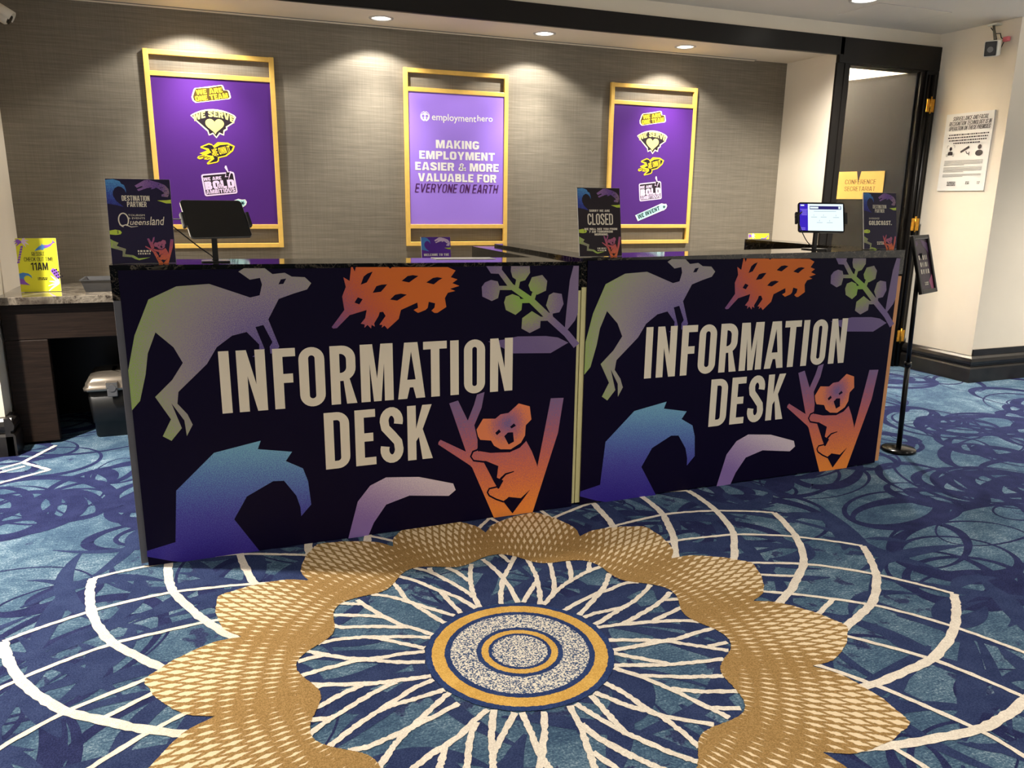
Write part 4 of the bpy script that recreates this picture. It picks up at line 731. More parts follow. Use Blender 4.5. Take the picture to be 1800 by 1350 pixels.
def mini_art(b, W, H, dark, y, koala_=True, snake=True, wave=SWAVE, croc=SCROC):
    k = W / .187; z0 = H - .266 * k
    # coordinates drawn for a .187 x .266 board
    def Pz(L): return [(a * k, z0 + c_ * k) for a, c_ in L]
    b.poly(Pz([(-.0925, .262), (-.070, .264), (-.052, .258), (-.048, .250), (-.040, .246), (-.036, .232), (-.036, .222), (-.040, .232), (-.048, .240), (-.058, .242), (-.068, .236), (-.074, .224), (-.074, .212), (-.066, .196), (-.046, .178), (-.07, .184), (-.0925, .188)]), wave, y)
    b.poly(Pz([(-.010, .245), (.018, .262), (.032, .264), (.045, .260), (.060, .256), (.078, .248), (.088, .236), (.090, .222), (.084, .210), (.066, .212), (.066, .218), (.076, .222), (.064, .232), (.052, .240), (.046, .236), (.036, .234), (.040, .240), (.026, .238), (.000, .228), (-.004, .233), (.014, .241), (.010, .244), (-.004, .238)]), croc, y)
    for q in range(7): b.poly(Pz([(.058 + .005 * q + a, .250 - .005 * q - .006 * (q % 2) + c_) for a, c_ in ((0, 0), (.003, -.002), (.004, .002))]), dark, y - .0002)
    b.poly(Pz([(.030, .262), (.034, .261), (.032, .258)]), dark, y - .0002)
    b.poly(Pz([(.052, .199), (.080, .200), (.0925, .202), (.0925, .190), (.078, .190)]), LIMES, y)
    if snake:
        b.poly(Pz([(-.0925, .104), (-.076, .107), (-.062, .104), (-.058, .098), (-.062, .092), (-.076, .090), (-.0925, .092)]), LIMES, y)
        for zz in (.0965, .102): b.poly(Pz([(-.072, zz), (-.069, zz + .002), (-.066, zz), (-.069, zz - .002)]), dark, y - .0002)
        b.poly(Pz([(-.0925, .078), (-.084, .072), (-.070, .066), (-.076, .056), (-.050, .046), (-.054, .030), (-.030, .026), (-.016, .016), (.018, .0185), (-.014, .010), (-.026, .014), (-.036, .020), (-.062, .022), (-.060, .040), (-.0925, .050)]), SSNAKE, y)
    if koala_:
        sc = .165 * k
        koala(b, y, sc, .0918 * k - 1.542 * sc, z0 - .012 * sc, SKOALA, SKOF, dark)
def marks(b, cx, z, w, m, y, rows=2, h=.005):
    """print too small to read: rows of short dashes"""
    rnd = random.Random(int(abs(cx * 1000) + z * 7000))
    for r_ in range(rows):
        x = cx - w / 2 + rnd.uniform(0, w * .06); zz = z - r_ * h * 1.5
        while x < cx + w / 2 - .002:
            q = min(rnd.uniform(.006, .018) * (w / .1 if w < .1 else 1), cx + w / 2 - x); b.poly([(x, zz), (x + q, zz), (x + q, zz + h), (x, zz + h)], m, y); x += q + h * .5
def standing_sign(name, W, H, base, loc, tilt, draw, label, cat='sign', group=None, yaw=0):
    o = empty(name, (loc[0], loc[1], loc[2] + .001), (-R(tilt), 0, R(yaw)))
    b = MB(); b.box((-W / 2, 0, 0), (W / 2, .005, H), CARD); b.poly([(-W / 2 + .0004, .0004), (W / 2 - .0004, .0004), (W / 2 - .0004, H - .0004), (-W / 2 + .0004, H - .0004)], base, -.0003)
    draw(b, W, H); b.build('panel', o)
    s_ = solid(); s_.prism([(.005, H * .75), (.005, .012), (.048, .048 * math.tan(R(tilt)) + .001), (.044, .046 * math.tan(R(tilt)) + .001)], CARD, 'x', -.02, .02)
    s_.build('back_strut', o)
    return tag(o, label, cat, group)
def d_queensland(b, W, H):
    y = -.0006; mini_art(b, W, H, NAVYS, y)
    y2 = y - .0006
    cond(b, 'DESTINATION', CREAM, -.010, .197, .0165, .080, y=y2, s=.14, gap=.06); cond(b, 'PARTNER', CREAM, -.008, .178, .0165, .056, y=y2, s=.14, gap=.06)
    btext(b, 'TOURISM', CREAM, -.012, .152, .048, .0058, y2, .0); btext(b, '& EVENTS', CREAM, -.012, .1425, .048, .0058, y2, .0)
    b.poly(strk([(-.050 + .014 * math.cos(R(a)), .137 + .021 * math.sin(R(a))) for a in range(-60, 266, 12)], .0036), CREAM, y2)
    b.poly(strk([(-.062, .122), (-.054, .119), (-.044, .122), (-.030, .115), (-.010, .117)], [.003, .0034, .0036, .0026, .001]), CREAM, y2)
    btext(b, 'ueens', CREAM, -.004, .1275, .056, .0125, y2, .006, shear=.25); btext(b, 'land', CREAM, .047, .134, .044, .027, y2, .006, shear=.25)
    marks(b, .002, .036, .040, CREAM, y2, 2, .0055)
def d_goldcoast(b, W, H):
    y = -.0006; mini_art(b, W, H, NAVYS, y); y2 = y - .0006
    cond(b, 'DESTINATION', CREAM, -.004, .183, .0165, .080, y=y2, s=.14, gap=.06); cond(b, 'PARTNER', CREAM, -.004, .164, .0165, .056, y=y2, s=.14, gap=.06)
    btext(b, 'EXPERIENCE', CREAM, -.036, .138, .060, .0075, y2, .0); cond(b, 'GOLDCOAST.', CREAM, .0, .108, .020, .136, y=y2, s=.22, gap=.08, wscale=1.3)
    marks(b, -.002, .028, .040, CREAM, y2, 2, .0055)
def d_closed(b, W, H):
    y = -.0006; mini_art(b, W, H, UMBER, y); y2 = y - .0006
    wide(b, 'SORRY WE ARE', CREAM, 0, .177, .090, .0085, y2); cond(b, 'CLOSED', CREAM, .002, .122, .044, .112, y=y2, s=.13, gap=.06)
    for i, (t_, w_) in enumerate((('WE WILL SEE YOU FROM', .145), ('7 AM TOMORROW', .105), ('MORNING', .058))): wide(b, t_, CREAM, .003, .106 - .0105 * i, w_, .0082, y2)
    marks(b, .004, .028, .040, CREAM, y2, 2, .0055)
def d_welcome(b, W, H):
    y = -.0006; mini_art(b, W, H, VIOLS, y, wave=BLUEP, croc=PINK); cond(b, 'WELCOME TO THE', WHITEP, 0, H * .60 - .007, .014, W * .86, y=y - .0006, s=.17)
def d_checkout(b, W, H):
    y = -.0006; y2 = -.001
    for a in (150, 172, 196, 222, 60, 20, -25, -60): b.poly(strk([(-.062, .247), (-.062 + .018 * math.cos(R(a)), .247 + .014 * math.sin(R(a)) + .004), (-.062 + .034 * math.cos(R(a)), .244 + .026 * math.sin(R(a)))], [.005, .009, .001]), VIOP if a > 100 else PINK, y)
    for i in range(7): b.poly([(-.068 - i * .0035, .228 - i * .0125), (-.058 - i * .0035, .229 - i * .0125), (-.060 - i * .0035, .219 - i * .0125), (-.071 - i * .0035, .218 - i * .0125)], VIOP, y)
    dol = [(-.010, .203), (-.003, .212), (.012, .226), (.022, .232), (.026, .240), (.029, .232), (.050, .233), (.066, .240), (.072, .246), (.074, .258), (.079, .248), (.086, .244), (.074, .240), (.062, .226), (.046, .218), (.028, .213), (.032, .207), (.018, .209), (.006, .207)]
    b.poly(dol, BLUEP, y); b.poly([(.034, .232), (.050, .233), (.066, .240), (.072, .246), (.074, .258), (.079, .248), (.086, .244), (.074, .240), (.062, .226), (.046, .219), (.036, .217)], VIOP, y - .0002)
    cond(b, 'RESORT', INK, .004, .178, .020, .056, y=y2, s=.08, gap=.08); cond(b, 'CHECK OUT TIME', INK, .004, .152, .020, .128, y=y2, s=.08, gap=.08); cond(b, '11AM', INK, .004, .107, .038, .074, y=y2, s=.11, gap=.07)
    wv = [(-.0885, .092), (-.070, .097), (-.048, .092), (-.036, .080), (-.034, .066), (-.038, .072), (-.046, .080), (-.058, .082), (-.068, .074), (-.070, .062), (-.064, .050), (-.046, .034), (-.0885, .040)]
    b.poly(wv, BLUEP, y); b.poly([(-.0885, .068), (-.070, .064), (-.064, .050), (-.046, .034), (-.0885, .040)], VIOP, y - .0002)
    bk = [(.050, .104), (.060, .116), (.074, .112), (.086, .090), (.0885, .068), (.078, .060), (.064, .078)]
    b.poly(bk, VIOP, y)
    for i in range(4):
        for j in range(3): b.poly([(.055 + .0075 * i + .009 * j, .103 - .0115 * i + .004 * j), (.061 + .0075 * i + .009 * j, .106 - .0115 * i + .004 * j), (.063 + .0075 * i + .009 * j, .099 - .0115 * i + .004 * j), (.057 + .0075 * i + .009 * j, .097 - .0115 * i + .004 * j)], INK, y - .0002)
    for a, l_ in ((128, .055), (160, .045), (190, .05), (215, .06), (100, .03)): b.poly(strk([(.082, .040), (.082 + l_ * .6 * math.cos(R(a)), .040 + l_ * .6 * math.sin(R(a))), (.082 + l_ * math.cos(R(a)), .036 + l_ * math.sin(R(a)))], [.009, .008, .002]), PINK, y)
    marks(b, .012, .066, .042, INK, y2, 2, .005)
standing_sign('partner_sign', .187, .266, NAVYS, (.0735, .06, 1.0150), 9.5, d_queensland, 'dark destination partner tourism sign on the left desk, beside the black tablet', group='partner signs on the desk ends')
standing_sign('partner_sign', .195, .255, NAVYS, (3.151, .06, 1.0262), 9.5, d_goldcoast, 'dark destination partner sign on right desk, by the lit tablet', group='partner signs on the desk ends')
standing_sign('closed_sign', .187, .266, UMBER, (1.7125, .06, 1.0138), 9.5, d_closed, 'dark sorry we are closed sign on the right desk, above the desk joint')
ZC = .745
standing_sign('welcome_sign', .180, .262, VIOLS, (1.532, 1.80, ZC + .001), 8, d_welcome, 'purple welcome sign behind the left desk, below the lilac poster')
standing_sign('welcome_sign', .180, .262, VIOLS, (2.565, 1.80, ZC + .001), 8, d_welcome, 'purple welcome sign half hidden behind the closed sign')
standing_sign('checkout_sign', .178, .266, LIME, (-.538, 1.815, ZC + .001), 4, d_checkout, 'yellow resort check out time sign at left end of wall counter', group='yellow check out signs')
standing_sign('checkout_sign', .178, .266, LIME, (3.955, 1.92, ZC + .001), 4, d_checkout, 'yellow palm sign partly hidden behind the right desk, below the lit tablet', group='yellow check out signs')

# ------------------------------------------------------------------ wall counter along the back wall
def wall_counter():
    o = empty('wall_counter', (1.8, 1.9, 0)); ox, oy = 1.8, 1.9
    B = lambda name, lo, hi, m, bev=0.0: (lambda q: (q.box((lo[0] - ox, lo[1] - oy, lo[2]), (hi[0] - ox, hi[1] - oy, hi[2]), m, bev), q.build(name, o))[1])(solid())
    B('countertop', (XL + .003, 1.600, .708), (XR - .003, YB - .002, .745), MARB2, .002)
    B('apron', (-.69, 1.632, .533), (XR - .01, 1.68, .704), VENEER, .003)
    for a, b_ in ((-.69, -.505), (1.2, 1.38), (2.95, 3.13), (4.14, 4.33)):
        B('leg_panel', (a, 1.632, .012), (b_, 1.68, .532), VENEER, .004)
    for a in (-.66, 1.27, 3.02, 4.22): B('side_support', (a, 1.681, 0), (a + .03, 2.25, .70), BLACKW)
    B('back_panel', (-.62, 2.22, 0), (4.2, 2.245, .70), BLACKW)
    return tag(o, 'long dark timber wall counter with grey marble top along the back wall', 'counter')
wall_counter()
def tray():
    o = MB(); zb, zt = 0.0, .062; w0, d0, w1, d1 = .125, .085, .147, .108; t = .004
    ring = lambda w, d_, z: [(-w, -d_, z), (w, -d_, z), (w, d_, z), (-w, d_, z)]
    o.grid([ring(w0, d0, 0), ring(w1 - .006, d1 - .006, zt - .004), ring(w1, d1, zt - .004), ring(w1, d1, zt), ring(w1 - .010, d1 - .010, zt), ring(w0 - t, d0 - t, t)], GREYT, True, False)
    o.face(ring(w0, d0, 0)[::-1], GREYT); o.face(ring(w0 - t, d0 - t, t), GREYT)
    return tag(o.build('tray', loc=(-.207, 1.84, ZC + .0005)), 'dark grey plastic tray on the wall counter beside yellow sign', 'tray')
GREYT = mat('tray_grey', lin(62, 62, 64), .4, vary=.05, scale=30)
tray()
def bin_():
    o = empty('lidded_bin', (-.245, 1.80, 0))
    b = solid(); rows = []
    for hw, hd, z in ((.098, .135, .0), (.102, .14, .012), (.104, .142, .075), (.110, .146, .080), (.122, .155, .255)):
        rows.append([(a, c_, z) for a, c_ in rrect(-hw, -hd, hw, hd, .022, 5)])
    b.grid(rows, BLKP, True, True); b.face(rows[0][::-1], BLKP); b.face(rows[-1], BLKP); b.build('tub', o)
    l_ = solid(); rows = []
    for hw, hd, z in ((.124, .158, .250), (.136, .170, .252), (.137, .171, .268), (.128, .162, .274), (.126, .160, .292), (.120, .155, .300), (.108, .146, .322), (.070, .11, .332), (.02, .05, .334)):
        rows.append([(a, c_, z) for a, c_ in rrect(-hw, -hd, hw, hd, .03, 5)])
    l_.grid(rows, SMOKE, True, True); l_.face(rows[0][::-1], SMOKE); l_.face(rows[-1], SMOKE); lid = l_.build('lid', o); lid['label'] = 'shiny grey domed lid'
    for s_ in (0.0,):
        c_ = solid(); c_.box((-.024, -.186, .222), (.024, -.170, .262), GREYP, .004); c_.box((-.028, -.184, .262), (.028, -.158, .300), SMOKE, .004); c_.tube([(0, -.189, .268), (0, -.183, .268)], .018, GREYP, 16); c_.build('latch', lid)
    return tag(o, 'black plastic bin with shiny clip lid under the wall counter', 'bin')
SMOKE = mat('smoky_lid', lin(150, 140, 128), .2, .75, vary=.1, scale=20)
bin_()

# ------------------------------------------------------------------ tablets on counter stands
SCRK = mat('screen_off', lin(6, 6, 7), .12, spec=.5, vary=.02, scale=3)
SCRW = mat('screen_white_lit', lin(226, 244, 250), .3, emit=.42); SCRB = mat('screen_blue_lit', lin(44, 12, 176), .3, emit=.42); SCRN = mat('screen_navy_lit', lin(30, 20, 110), .3, emit=.3); SCRG = mat('screen_grey_lit', lin(168, 186, 196), .3, emit=.3); SCRL = mat('screen_pale_lit', lin(150, 130, 235), .3, emit=.4)
ALU = mat('tablet_aluminium', lin(178, 178, 180), .35, .8, vary=.04, scale=60)
def tablet(c, yaw, tilt, w, h, on, label, slabel, base, cable_pts, clabel):
    M = Matrix.Rotation(R(yaw), 4, 'Z') @ Matrix.Rotation(-R(tilt), 4, 'X')
    eu = M.to_euler(); o = empty('tablet', c, eu)
    b = solid(); b.prism(rrect(-w / 2, -h / 2, w / 2, h / 2, .012, 6), ALU if not on else BLKP, 'y', .0008, .0075); b.build('body', o)
    s_ = MB(); s_.prism(rrect(-w / 2 + .0012, -h / 2 + .0012, w / 2 - .0012, h / 2 - .0012, .011, 6), SCRK, 'y', 0, .0009)
    if on:
        y = -.0003; a, b_ = w / 2 - .0075, h / 2 - .008; P = lambda x0, z0, x1, z1, m, yy=0.0: s_.poly([(x0, z0), (x1, z0), (x1, z1), (x0, z1)], m, y - yy)
        P(-a, -b_, -a + .036, b_, SCRB); P(-a + .036, -b_, a, b_, SCRW)
        P(-a + .044, b_ - .026, a - .008, b_ - .010, SCRN, .0002); P(-a + .046, b_ - .022, -a + .082, b_ - .014, SCRW, .0004); P(a - .020, b_ - .023, a - .011, b_ - .012, SCRW, .0004)
        P(-a + .004, b_ - .010, -a + .020, b_ - .004, SCRW, .0002)
        for i in range(5): P(-a + (.002 if i == 0 else .008), b_ - .028 - .0065 * i, -a + (.034 if i == 0 else .032), b_ - .0255 - .0065 * i, SCRL, .0002)
        for i in range(2): P(-a + .003, -b_ + .004 + i * .007, -a + .024, -b_ + .0065 + i * .007, SCRL, .0002)
        P(-a + .062, b_ - .036, a - .030, b_ - .034, SCRG, .0002)
        for x_, z_ in ((.050, .010), (.092, .010), (.146, .009), (.074, -.016), (.118, -.016)): P(-a + x_, z_ - .010, -a + x_ + .026, z_ - .008, SCRG, .0002); P(-a + x_ + .012, z_ - .004, -a + x_ + .0135, z_ + .004, SCRG, .0002)
    s_.build('screen', o)['label'] = slabel
    tag(o, label, 'tablet')
    # stand: foot plate, post, swivel plate with two spring clamps
    st = empty('tablet_stand', base)
    Mi = Matrix.Translation(Vector(c) - Vector(base)) @ M
    f = solid(); f.prism(rrect(-.045, -.04, .045, .04, .01, 4), BLKM, 'z', 0, .004); f.build('foot', st)
    top = Mi @ Vector((0, .022, 0))
    p = solid(); p.prism([(-.009, -.006), (.009, -.006), (.009, .006), (-.009, .006)], BLKM, 'z', .004, top.z - .01); p.tube([(0, 0, top.z - .012), top], .008, BLKM); p.build('post', st)
    q = solid(); q.box((-w / 2 + .01, .010, -.03), (w / 2 - .01, .016, .03), BLKM, .002, Mi); q.box((-.03, .0155, -.03), (.03, .024, .03), BLKM, .003, Mi); bpl = q.build('back_plate', st)
    for s2 in (-1, 1):
        k = solid(); x0, x1 = sorted((s2 * (w / 2 + .001), s2 * (w / 2 + .012))); k.box((x0, -.004, -.030), (x1, .014, .024), GREYP if not on else BLKP, .003, Mi); xa, xb = sorted((s2 * (w / 2 - .004), s2 * (w / 2 + .010))); k.box((min(s2 * (w / 2 - .0), s2 * (w / 2 + .010)), -.0065, -.028), (max(s2 * (w / 2 - .0), s2 * (w / 2 + .010)), -.0035, .022), BLKP, .001, Mi); k.build('clamp', bpl)
    tag(st, ('black post stand holding the dark tablet on the left desk' if not on else 'black post stand holding the lit tablet on the right desk'), 'stand', 'tablet stands on the desks')
    cb = MB(); P_ = [Mi @ Vector((-w / 2 - .012, .006, .002)) + Vector(base)] + [Vector(v) for v in cable_pts]
    out = []
    for i in range(len(P_) - 1):
        p0, p1, p2, p3 = P_[max(i - 1, 0)], P_[i], P_[i + 1], P_[min(i + 2, len(P_) - 1)]
        for k in range(8):
            t = k / 8; out.append(.5 * ((2 * p1) + (p2 - p0) * t + (2 * p0 - 5 * p1 + 4 * p2 - p3) * t * t + (3 * p1 - p0 - 3 * p2 + p3) * t ** 3))
    out.append(P_[-1]); cb.tube(out, .0021, BLKP, 8)
    tag(cb.build('charging_cable'), clabel, 'cable', 'tablet charging cables')
tablet((.301, .13, 1.155), 20.4, 34.7, .207, .1455, False, 'switched off tablet with black screen on the left desk stand', 'black blank screen', (.288, .12, 1.0137),
       [(.165, .13, 1.152), (.160, .13, 1.135), (.185, .13, 1.110), (.235, .13, 1.065), (.278, .125, 1.030), (.276, .125, 1.0165)], 'thin black charging cable looping from the dark tablet')
tablet((2.872, .15, 1.166), -27.3, 23.2, .205, .1437, True, 'lit tablet with blue and white page on the right desk', 'lit blue and white screen', (2.858, .16, 1.0225),
       [(2.742, .13, 1.190), (2.722, .13, 1.165), (2.742, .13, 1.12), (2.79, .14, 1.065), (2.835, .15, 1.035), (2.846, .153, 1.0248)], 'thin black charging cable looping from the lit tablet')
b = solid(); b.box((-.12, -.04, 0), (.12, .04, .0012), PAPER); tag(b.build('paper_sheet', loc=(1.185, .19, 1.0049), rot=(0, -math.atan2(1.000 - 1.0165, 1.624) * 1.0, 0)), 'white paper sheet on the left desk top, below the lilac poster', 'paper')

# ------------------------------------------------------------------ pole sign right of the desks
def pole_sign():
    bx, by = 3.490, .115
    o = empty('pole_sign_stand', (bx, by, 0))
    b = solid(); b.lathe([(0, 0), (.080, 0), (.083, .004), (.083, .012), (.078, .017), (.02, .021), (0, .021)], BLKG, n=48); b.build('base', o)
    p = solid(); tp = Vector((3.462 - bx, 0, 1.0)); p.tube([Vector((0, 0, .018)), Vector((0, 0, .018)).lerp(tp, .45)], .0125, BLKM, 16); p.tube([Vector((0, 0, .018)).lerp(tp, .44), tp], .0105, BLKM, 16); p.tube([Vector((0, 0, .018)).lerp(tp, .43), Vector((0, 0, .018)).lerp(tp, .455)], .0165, BLKM, 16); p.build('pole', o)
    M = Matrix.Translation((3.487 - bx, .105 - by, .948)) @ Matrix.Rotation(R(22.2), 4, 'Z') @ Matrix.Rotation(-R(15.4), 4, 'X')
    w, h = .2077, .283; t = .020; f = solid()
    f.box((-w / 2, -.006, -h / 2), (-w / 2 + t, .010, h / 2), BLKM, .003, M); f.box((w / 2 - t, -.006, -h / 2), (w / 2, .010, h / 2), BLKM, .003, M); f.box((-w / 2 + t * .9, -.006, -h / 2), (w / 2 - t * .9, .010, -h / 2 + t), BLKM, .003, M); f.box((-w / 2 + t * .9, -.006, h / 2 - t), (w / 2 - t * .9, .010, h / 2), BLKM, .003, M); f.box((-w / 2 + .004, .004, -h / 2 + .004), (w / 2 - .004, .009, h / 2 - .004), BLKM, 0, M)
    f.box((-.02, .010, -.03), (.02, .030, .03), BLKM, .002, M)
    f.build('sign_frame', o)
    i = MB(); a, c_ = w / 2 - t, h / 2 - t; q = MB(); q.poly([(-a, -c_), (a, -c_), (a, c_), (-a, c_)], PLUMS, .003)
    q.poly([(-a, c_), (-a, c_ - .05), (-a + .05, c_ - .02), (-a + .02, c_)], SCROC2, .0026); q.poly([(.0, c_), (a, c_ - .02), (a, c_ - .07), (.02, c_ - .03)], VIOP2, .0026); q.poly([(a, -c_), (a, -c_ + .07), (a - .05, -c_ + .04), (a - .03, -c_)], SKOF, .0026)
    for r_, (tx, ww) in enumerate((('BECOME', .105), ('A', .02), ('MEMBER', .105))):
        if tx != 'A': pass
    for r_, ww in enumerate((.112, .100, .112)): marks(q, 0, .022 - r_ * .034, ww, CREAM, .0024, 1, .022)
    marks(q, 0, -.092, .05, CREAM, .0024, 2, .006)
    i.v = [tuple(M @ Vector(v)) for v in q.v]; i.f = q.f; i.m = q.m; i.mats = q.mats; i.smooth = q.smooth
    i.build('insert', o)['label'] = 'dark printed insert with illegible cream lettering'
    return tag(o, 'black pole sign stand with round base right of the desks', 'sign')
BLKG = mat('black_gloss_metal', lin(20, 19, 18), .18, .6, vary=.05, scale=20); PLUMS = mat('plum_sign_print', lin(64, 42, 62), .25, spec=.5, vary=.1, scale=12); SCROC2 = mat('dusk_violet_print', lin(92, 66, 104), .3, vary=.06, scale=12); VIOP2 = mat('muted_violet_print', lin(104, 72, 116), .3, vary=.08, scale=18)
pole_sign()

# ------------------------------------------------------------------ surveillance notice on the right wall
def notice():
    # local x runs along the wall towards the camera, face towards -x world
    o = empty('wall_notice', (XD - .001, 1.435, 1.325), (0, 0, R(-90)))
    W_, H_ = .372, .526; b = MB(); b.box((-W_ / 2, -.008, 0), (W_ / 2, 0, H_), NOT_); y = -.0084
    for i, (t_, w_) in enumerate((('SURVEILLANCE AND FACIAL', .275), ('RECOGNITION TECHNOLOGY IS IN', .325), ('OPERATION ON THESE PREMISES', .320))): cond(b, t_, INK, .006, .478 - i * .033, .028, w_, y=y, s=.13, gap=.06, shear=.18)
    for i, w_ in enumerate((.325, .315, .300, .21)): marks(b, .004, .378 - i * .019, w_, INK, y, 1, .0085)
    # face-in-brackets, camera and person pictograms
    cx, cz = -.115, .275
    for sx in (-1, 1):
        for sz in (-1, 1): b.poly(strk([(cx + sx * .017, cz + sz * .036), (cx + sx * .03, cz + sz * .036), (cx + sx * .03, cz + sz * .02)], .003), INK, y)
    b.poly(arc(cx, cz + .014, .011, .013, 0, 360, 16)[:-1], INK, y); b.poly([(cx - .022, cz - .03), (cx + .022, cz - .03), (cx + .018, cz - .008), (cx, cz - .002), (cx - .018, cz - .008)], INK, y)
    cx = 0.0; b.poly([(cx - .036, cz - .006), (cx + .028, cz + .030), (cx + .034, cz + .014), (cx - .030, cz - .018)], INK, y); b.poly(strk([(cx + .008, cz - .006), (cx + .018, cz - .022), (cx + .034, cz - .026)], .006), INK, y); b.poly([(cx + .032, cz - .036), (cx + .038, cz - .036), (cx + .038, cz - .012), (cx + .032, cz - .012)], INK, y)
    cx = .112; b.poly(arc(cx, cz + .018, .015, .016, 0, 360, 20)[:-1], INK, y); b.poly(arc(cx, cz - .022, .029, .020, 0, 360, 20)[:-1], INK, y)
    for z_, n_ in ((.205, 5), (.160, 5), (.112, 3)):
        for r_ in range(n_): b.poly([(-.155, z_ - r_ * .0075), (.15 - (.14 if r_ == n_ - 1 else 0), z_ - r_ * .0075), (.15 - (.14 if r_ == n_ - 1 else 0), z_ - r_ * .0075 + .0022), (-.155, z_ - r_ * .0075 + .0022)], GREYP, y)
    for cx, w_ in ((-.075, .07), (.055, .03), (.14, .02)): marks(b, cx, .056, w_, INK, y, 3 if w_ > .05 else 2, .007)
    b.build('notice_panel', o)
    return tag(o, 'white surveillance and facial recognition notice on the right wall', 'notice')
NOT_ = mat('notice_white', lin(232, 232, 230), .45, vary=.01, scale=9)
notice()

# ------------------------------------------------------------------ security cameras
def bullet_camera():
    o = empty('security_camera', (XD - .005, 1.33, 2.385))
    m = solid(); m.box((-.05, -.035, .0), (.004, .035, .012), CAMW, .003); m.build('mount_plate', o)
    a = solid(); a.tube([(-.03, 0, 0), (-.075, -.06, -.10)], .008, CAMG); a.tube([(-.03, 0, 0), (-.03, -.035, -.10)], .006, BLKP); a.build('arm', o)
    M = Matrix.Translation((-.115, -.085, -.160)) @ Matrix.Rotation(R(-60), 4, 'Z') @ Matrix.Rotation(R(10), 4, 'X')
    b = solid(); rows = []
    for yy, s_ in ((-.075, .94), (-.07, 1.0), (.05, 1.0), (.075, .8), (.08, .5)): rows.append([M @ Vector((x, yy, z)) for x, z in rrect(-.040 * s_, -.050 * s_, .040 * s_, .050 * s_, .012 * s_, 4)])
    b.grid(rows, CAMW, True, True); b.face(rows[0], CAMW); b.face(rows[-1][::-1], CAMW); b.build('housing', o)
    l_ = solid(); l_.box((-.033, -.078, -.043), (.033, -.074, .043), BLKP, .004, M); l_.tube([M @ Vector((0, -.078, -.005)), M @ Vector((0, -.083, -.005))], .018, SCRK, 20); l_.build('lens_window', o)
    c_ = MB(); c_.tube([(-.028, .02, -.01), (-.02, -.01, -.05), (-.015, -.045, -.055), (-.02, -.06, -.085), (-.015, -.085, -.10), (-.03, -.075, -.15)], .003, BLKP, 8); c_.build('cable', o)
    k = solid(); k.box((-.040, -.125, -.115), (-.012, -.085, -.085), PINKT, .006); k.build('connector', o)['label'] = 'pink red connector behind the camera'
    return tag(o, 'white bullet security camera with black window on the right wall', 'camera')
CAMW = mat('camera_white', lin(226, 222, 208), .45, vary=.02, scale=20); CAMG = mat('camera_grey', lin(120, 116, 100), .4, .3, vary=.05, scale=20)
PINKT = mat('pink_tape', lin(232, 120, 128), .5, vary=.05, scale=40)
bullet_camera()
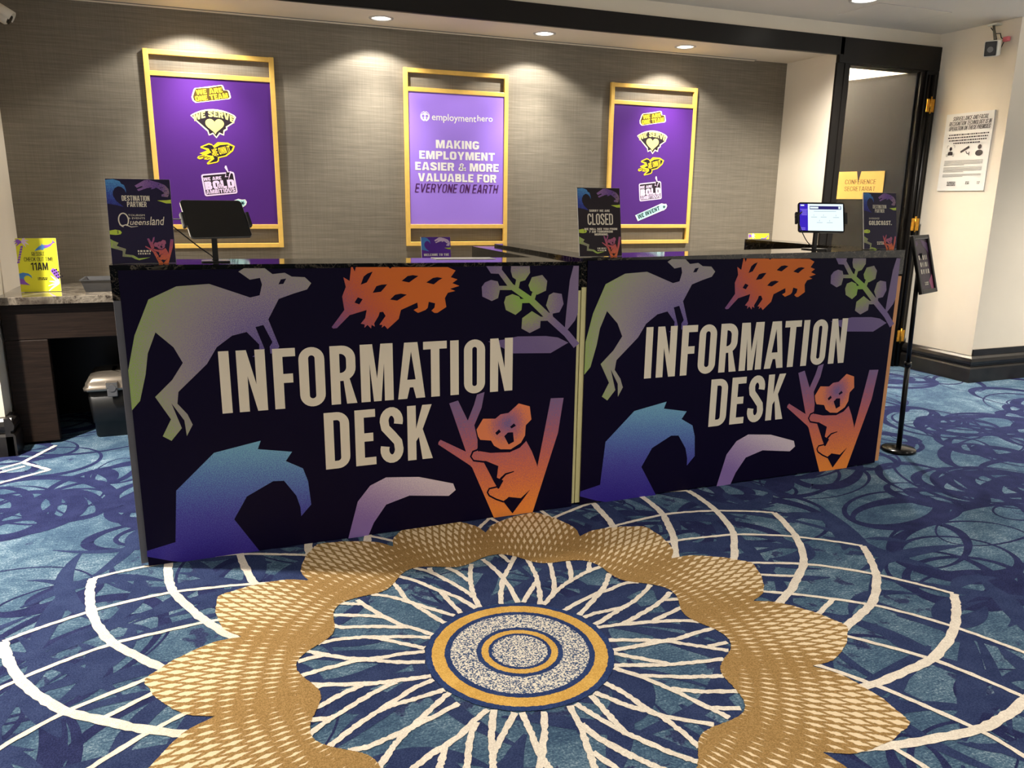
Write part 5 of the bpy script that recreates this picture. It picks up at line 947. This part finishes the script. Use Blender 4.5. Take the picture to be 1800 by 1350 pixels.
def shielded_camera():
    o = empty('security_camera', (XL + .001, 2.12, 2.10))
    m = solid(); m.box((0, -.03, -.01), (.02, .03, .07), CAMW, .004); m.tube([(.01, -.01, .03), (.06, -.02, .022)], .012, CAMW); m.build('mount_plate', o)
    M = Matrix.Translation((.085, -.02, -.005)) @ Matrix.Rotation(R(32), 4, 'Y')
    b = solid(); rows = []
    for xx, s_ in ((-.04, .8), (-.035, 1), (.035, 1), (.042, .85)): rows.append([M @ Vector((xx, .034 * s_ * math.cos(t), .034 * s_ * math.sin(t))) for t in [2 * math.pi * i / 24 for i in range(24)]])
    b.grid(rows, CAMW, True, True); b.face(rows[0], CAMW); b.face(rows[-1][::-1], CAMW); b.build('housing', o)
    h = solid(); rows = []
    for xx in (-.045, .052): rows.append([M @ Vector((xx, .042 * math.cos(R(a)), .004 + .042 * math.sin(R(a)))) for a in range(-10, 191, 20)] + [M @ Vector((xx, .038 * math.cos(R(a)), .004 + .038 * math.sin(R(a)))) for a in range(190, -11, -20)])
    h.grid(rows, CAMW, True, True); h.face(rows[0], CAMW); h.face(rows[1][::-1], CAMW); h.build('sun_shield', o)
    l_ = solid(); l_.tube([M @ Vector((.042, 0, 0)), M @ Vector((.050, 0, 0))], .022, SCRK, 24); l_.build('lens', o)
    return tag(o, 'cream security camera under a sun shield at top left wall', 'camera')
shielded_camera()

# ------------------------------------------------------------------ recessed downlights
GLOW = mat('lamp_glow', (1, .93, .8, 1), .4, emit=6.0); REFL = mat('lamp_reflector', lin(235, 232, 226), .3, 0, vary=.05, scale=20, emit=.9)
def downlight(x, y, z, r, label, group):
    o = empty('downlight', (x, y, z))
    t = solid(); t.lathe([(r * .80, -.0005), (r * .84, -.005), (r, -.004), (r + .003, 0)], CAMW2, n=48); t.build('trim_ring', o)
    c_ = MB(); c_.lathe([(r * .80, -.0012), (r * .625, -.0018), (r * .62, -.0022)], REFL, n=40); c_.build('reflector', o)
    g = MB(); g.lathe([(r * .62, -.0022), (r * .25, -.0028), (.001, -.003)], GLOW, n=32); g.build('bulb', o)
    return tag(o, label, 'light', group)
CAMW2 = mat('downlight_rim', lin(206, 202, 196), .35, .3, vary=.03, scale=20)
g = 'downlights over the back wall'
for x, l_ in zip(RECESS[1:], ('round downlight above the gap between purple and lilac posters', 'round downlight above the gap right of the lilac poster', 'round downlight in the recess nearest the doorway')):
    downlight(x, 2.03, SOF, .068, l_, g)
downlight(4.02, 1.235, CEIL, .088, 'round downlight in the main ceiling above the doorway side', None)
SEAM = mat('panel_seam', lin(186, 180, 170), .8, vary=.02, scale=9)
b = MB()
for a, c_ in (((4.0, 1.10), (4.74, 1.25)), ((4.74, 1.25), (4.70, 1.55)), ((4.70, 1.55), (3.98, 1.45)), ((3.98, 1.45), (4.0, 1.10))): pass
b.box((4.15, 1.25, CEIL - .002), (4.75, 1.253, CEIL + .001), SEAM); b.box((4.747, 1.25, CEIL - .002), (4.75, 1.60, CEIL + .001), SEAM)
b.box((4.155, 1.256, CEIL - .003), (4.744, 1.60, CEIL + .001), CEILM); struct(b.build('trim_5'))
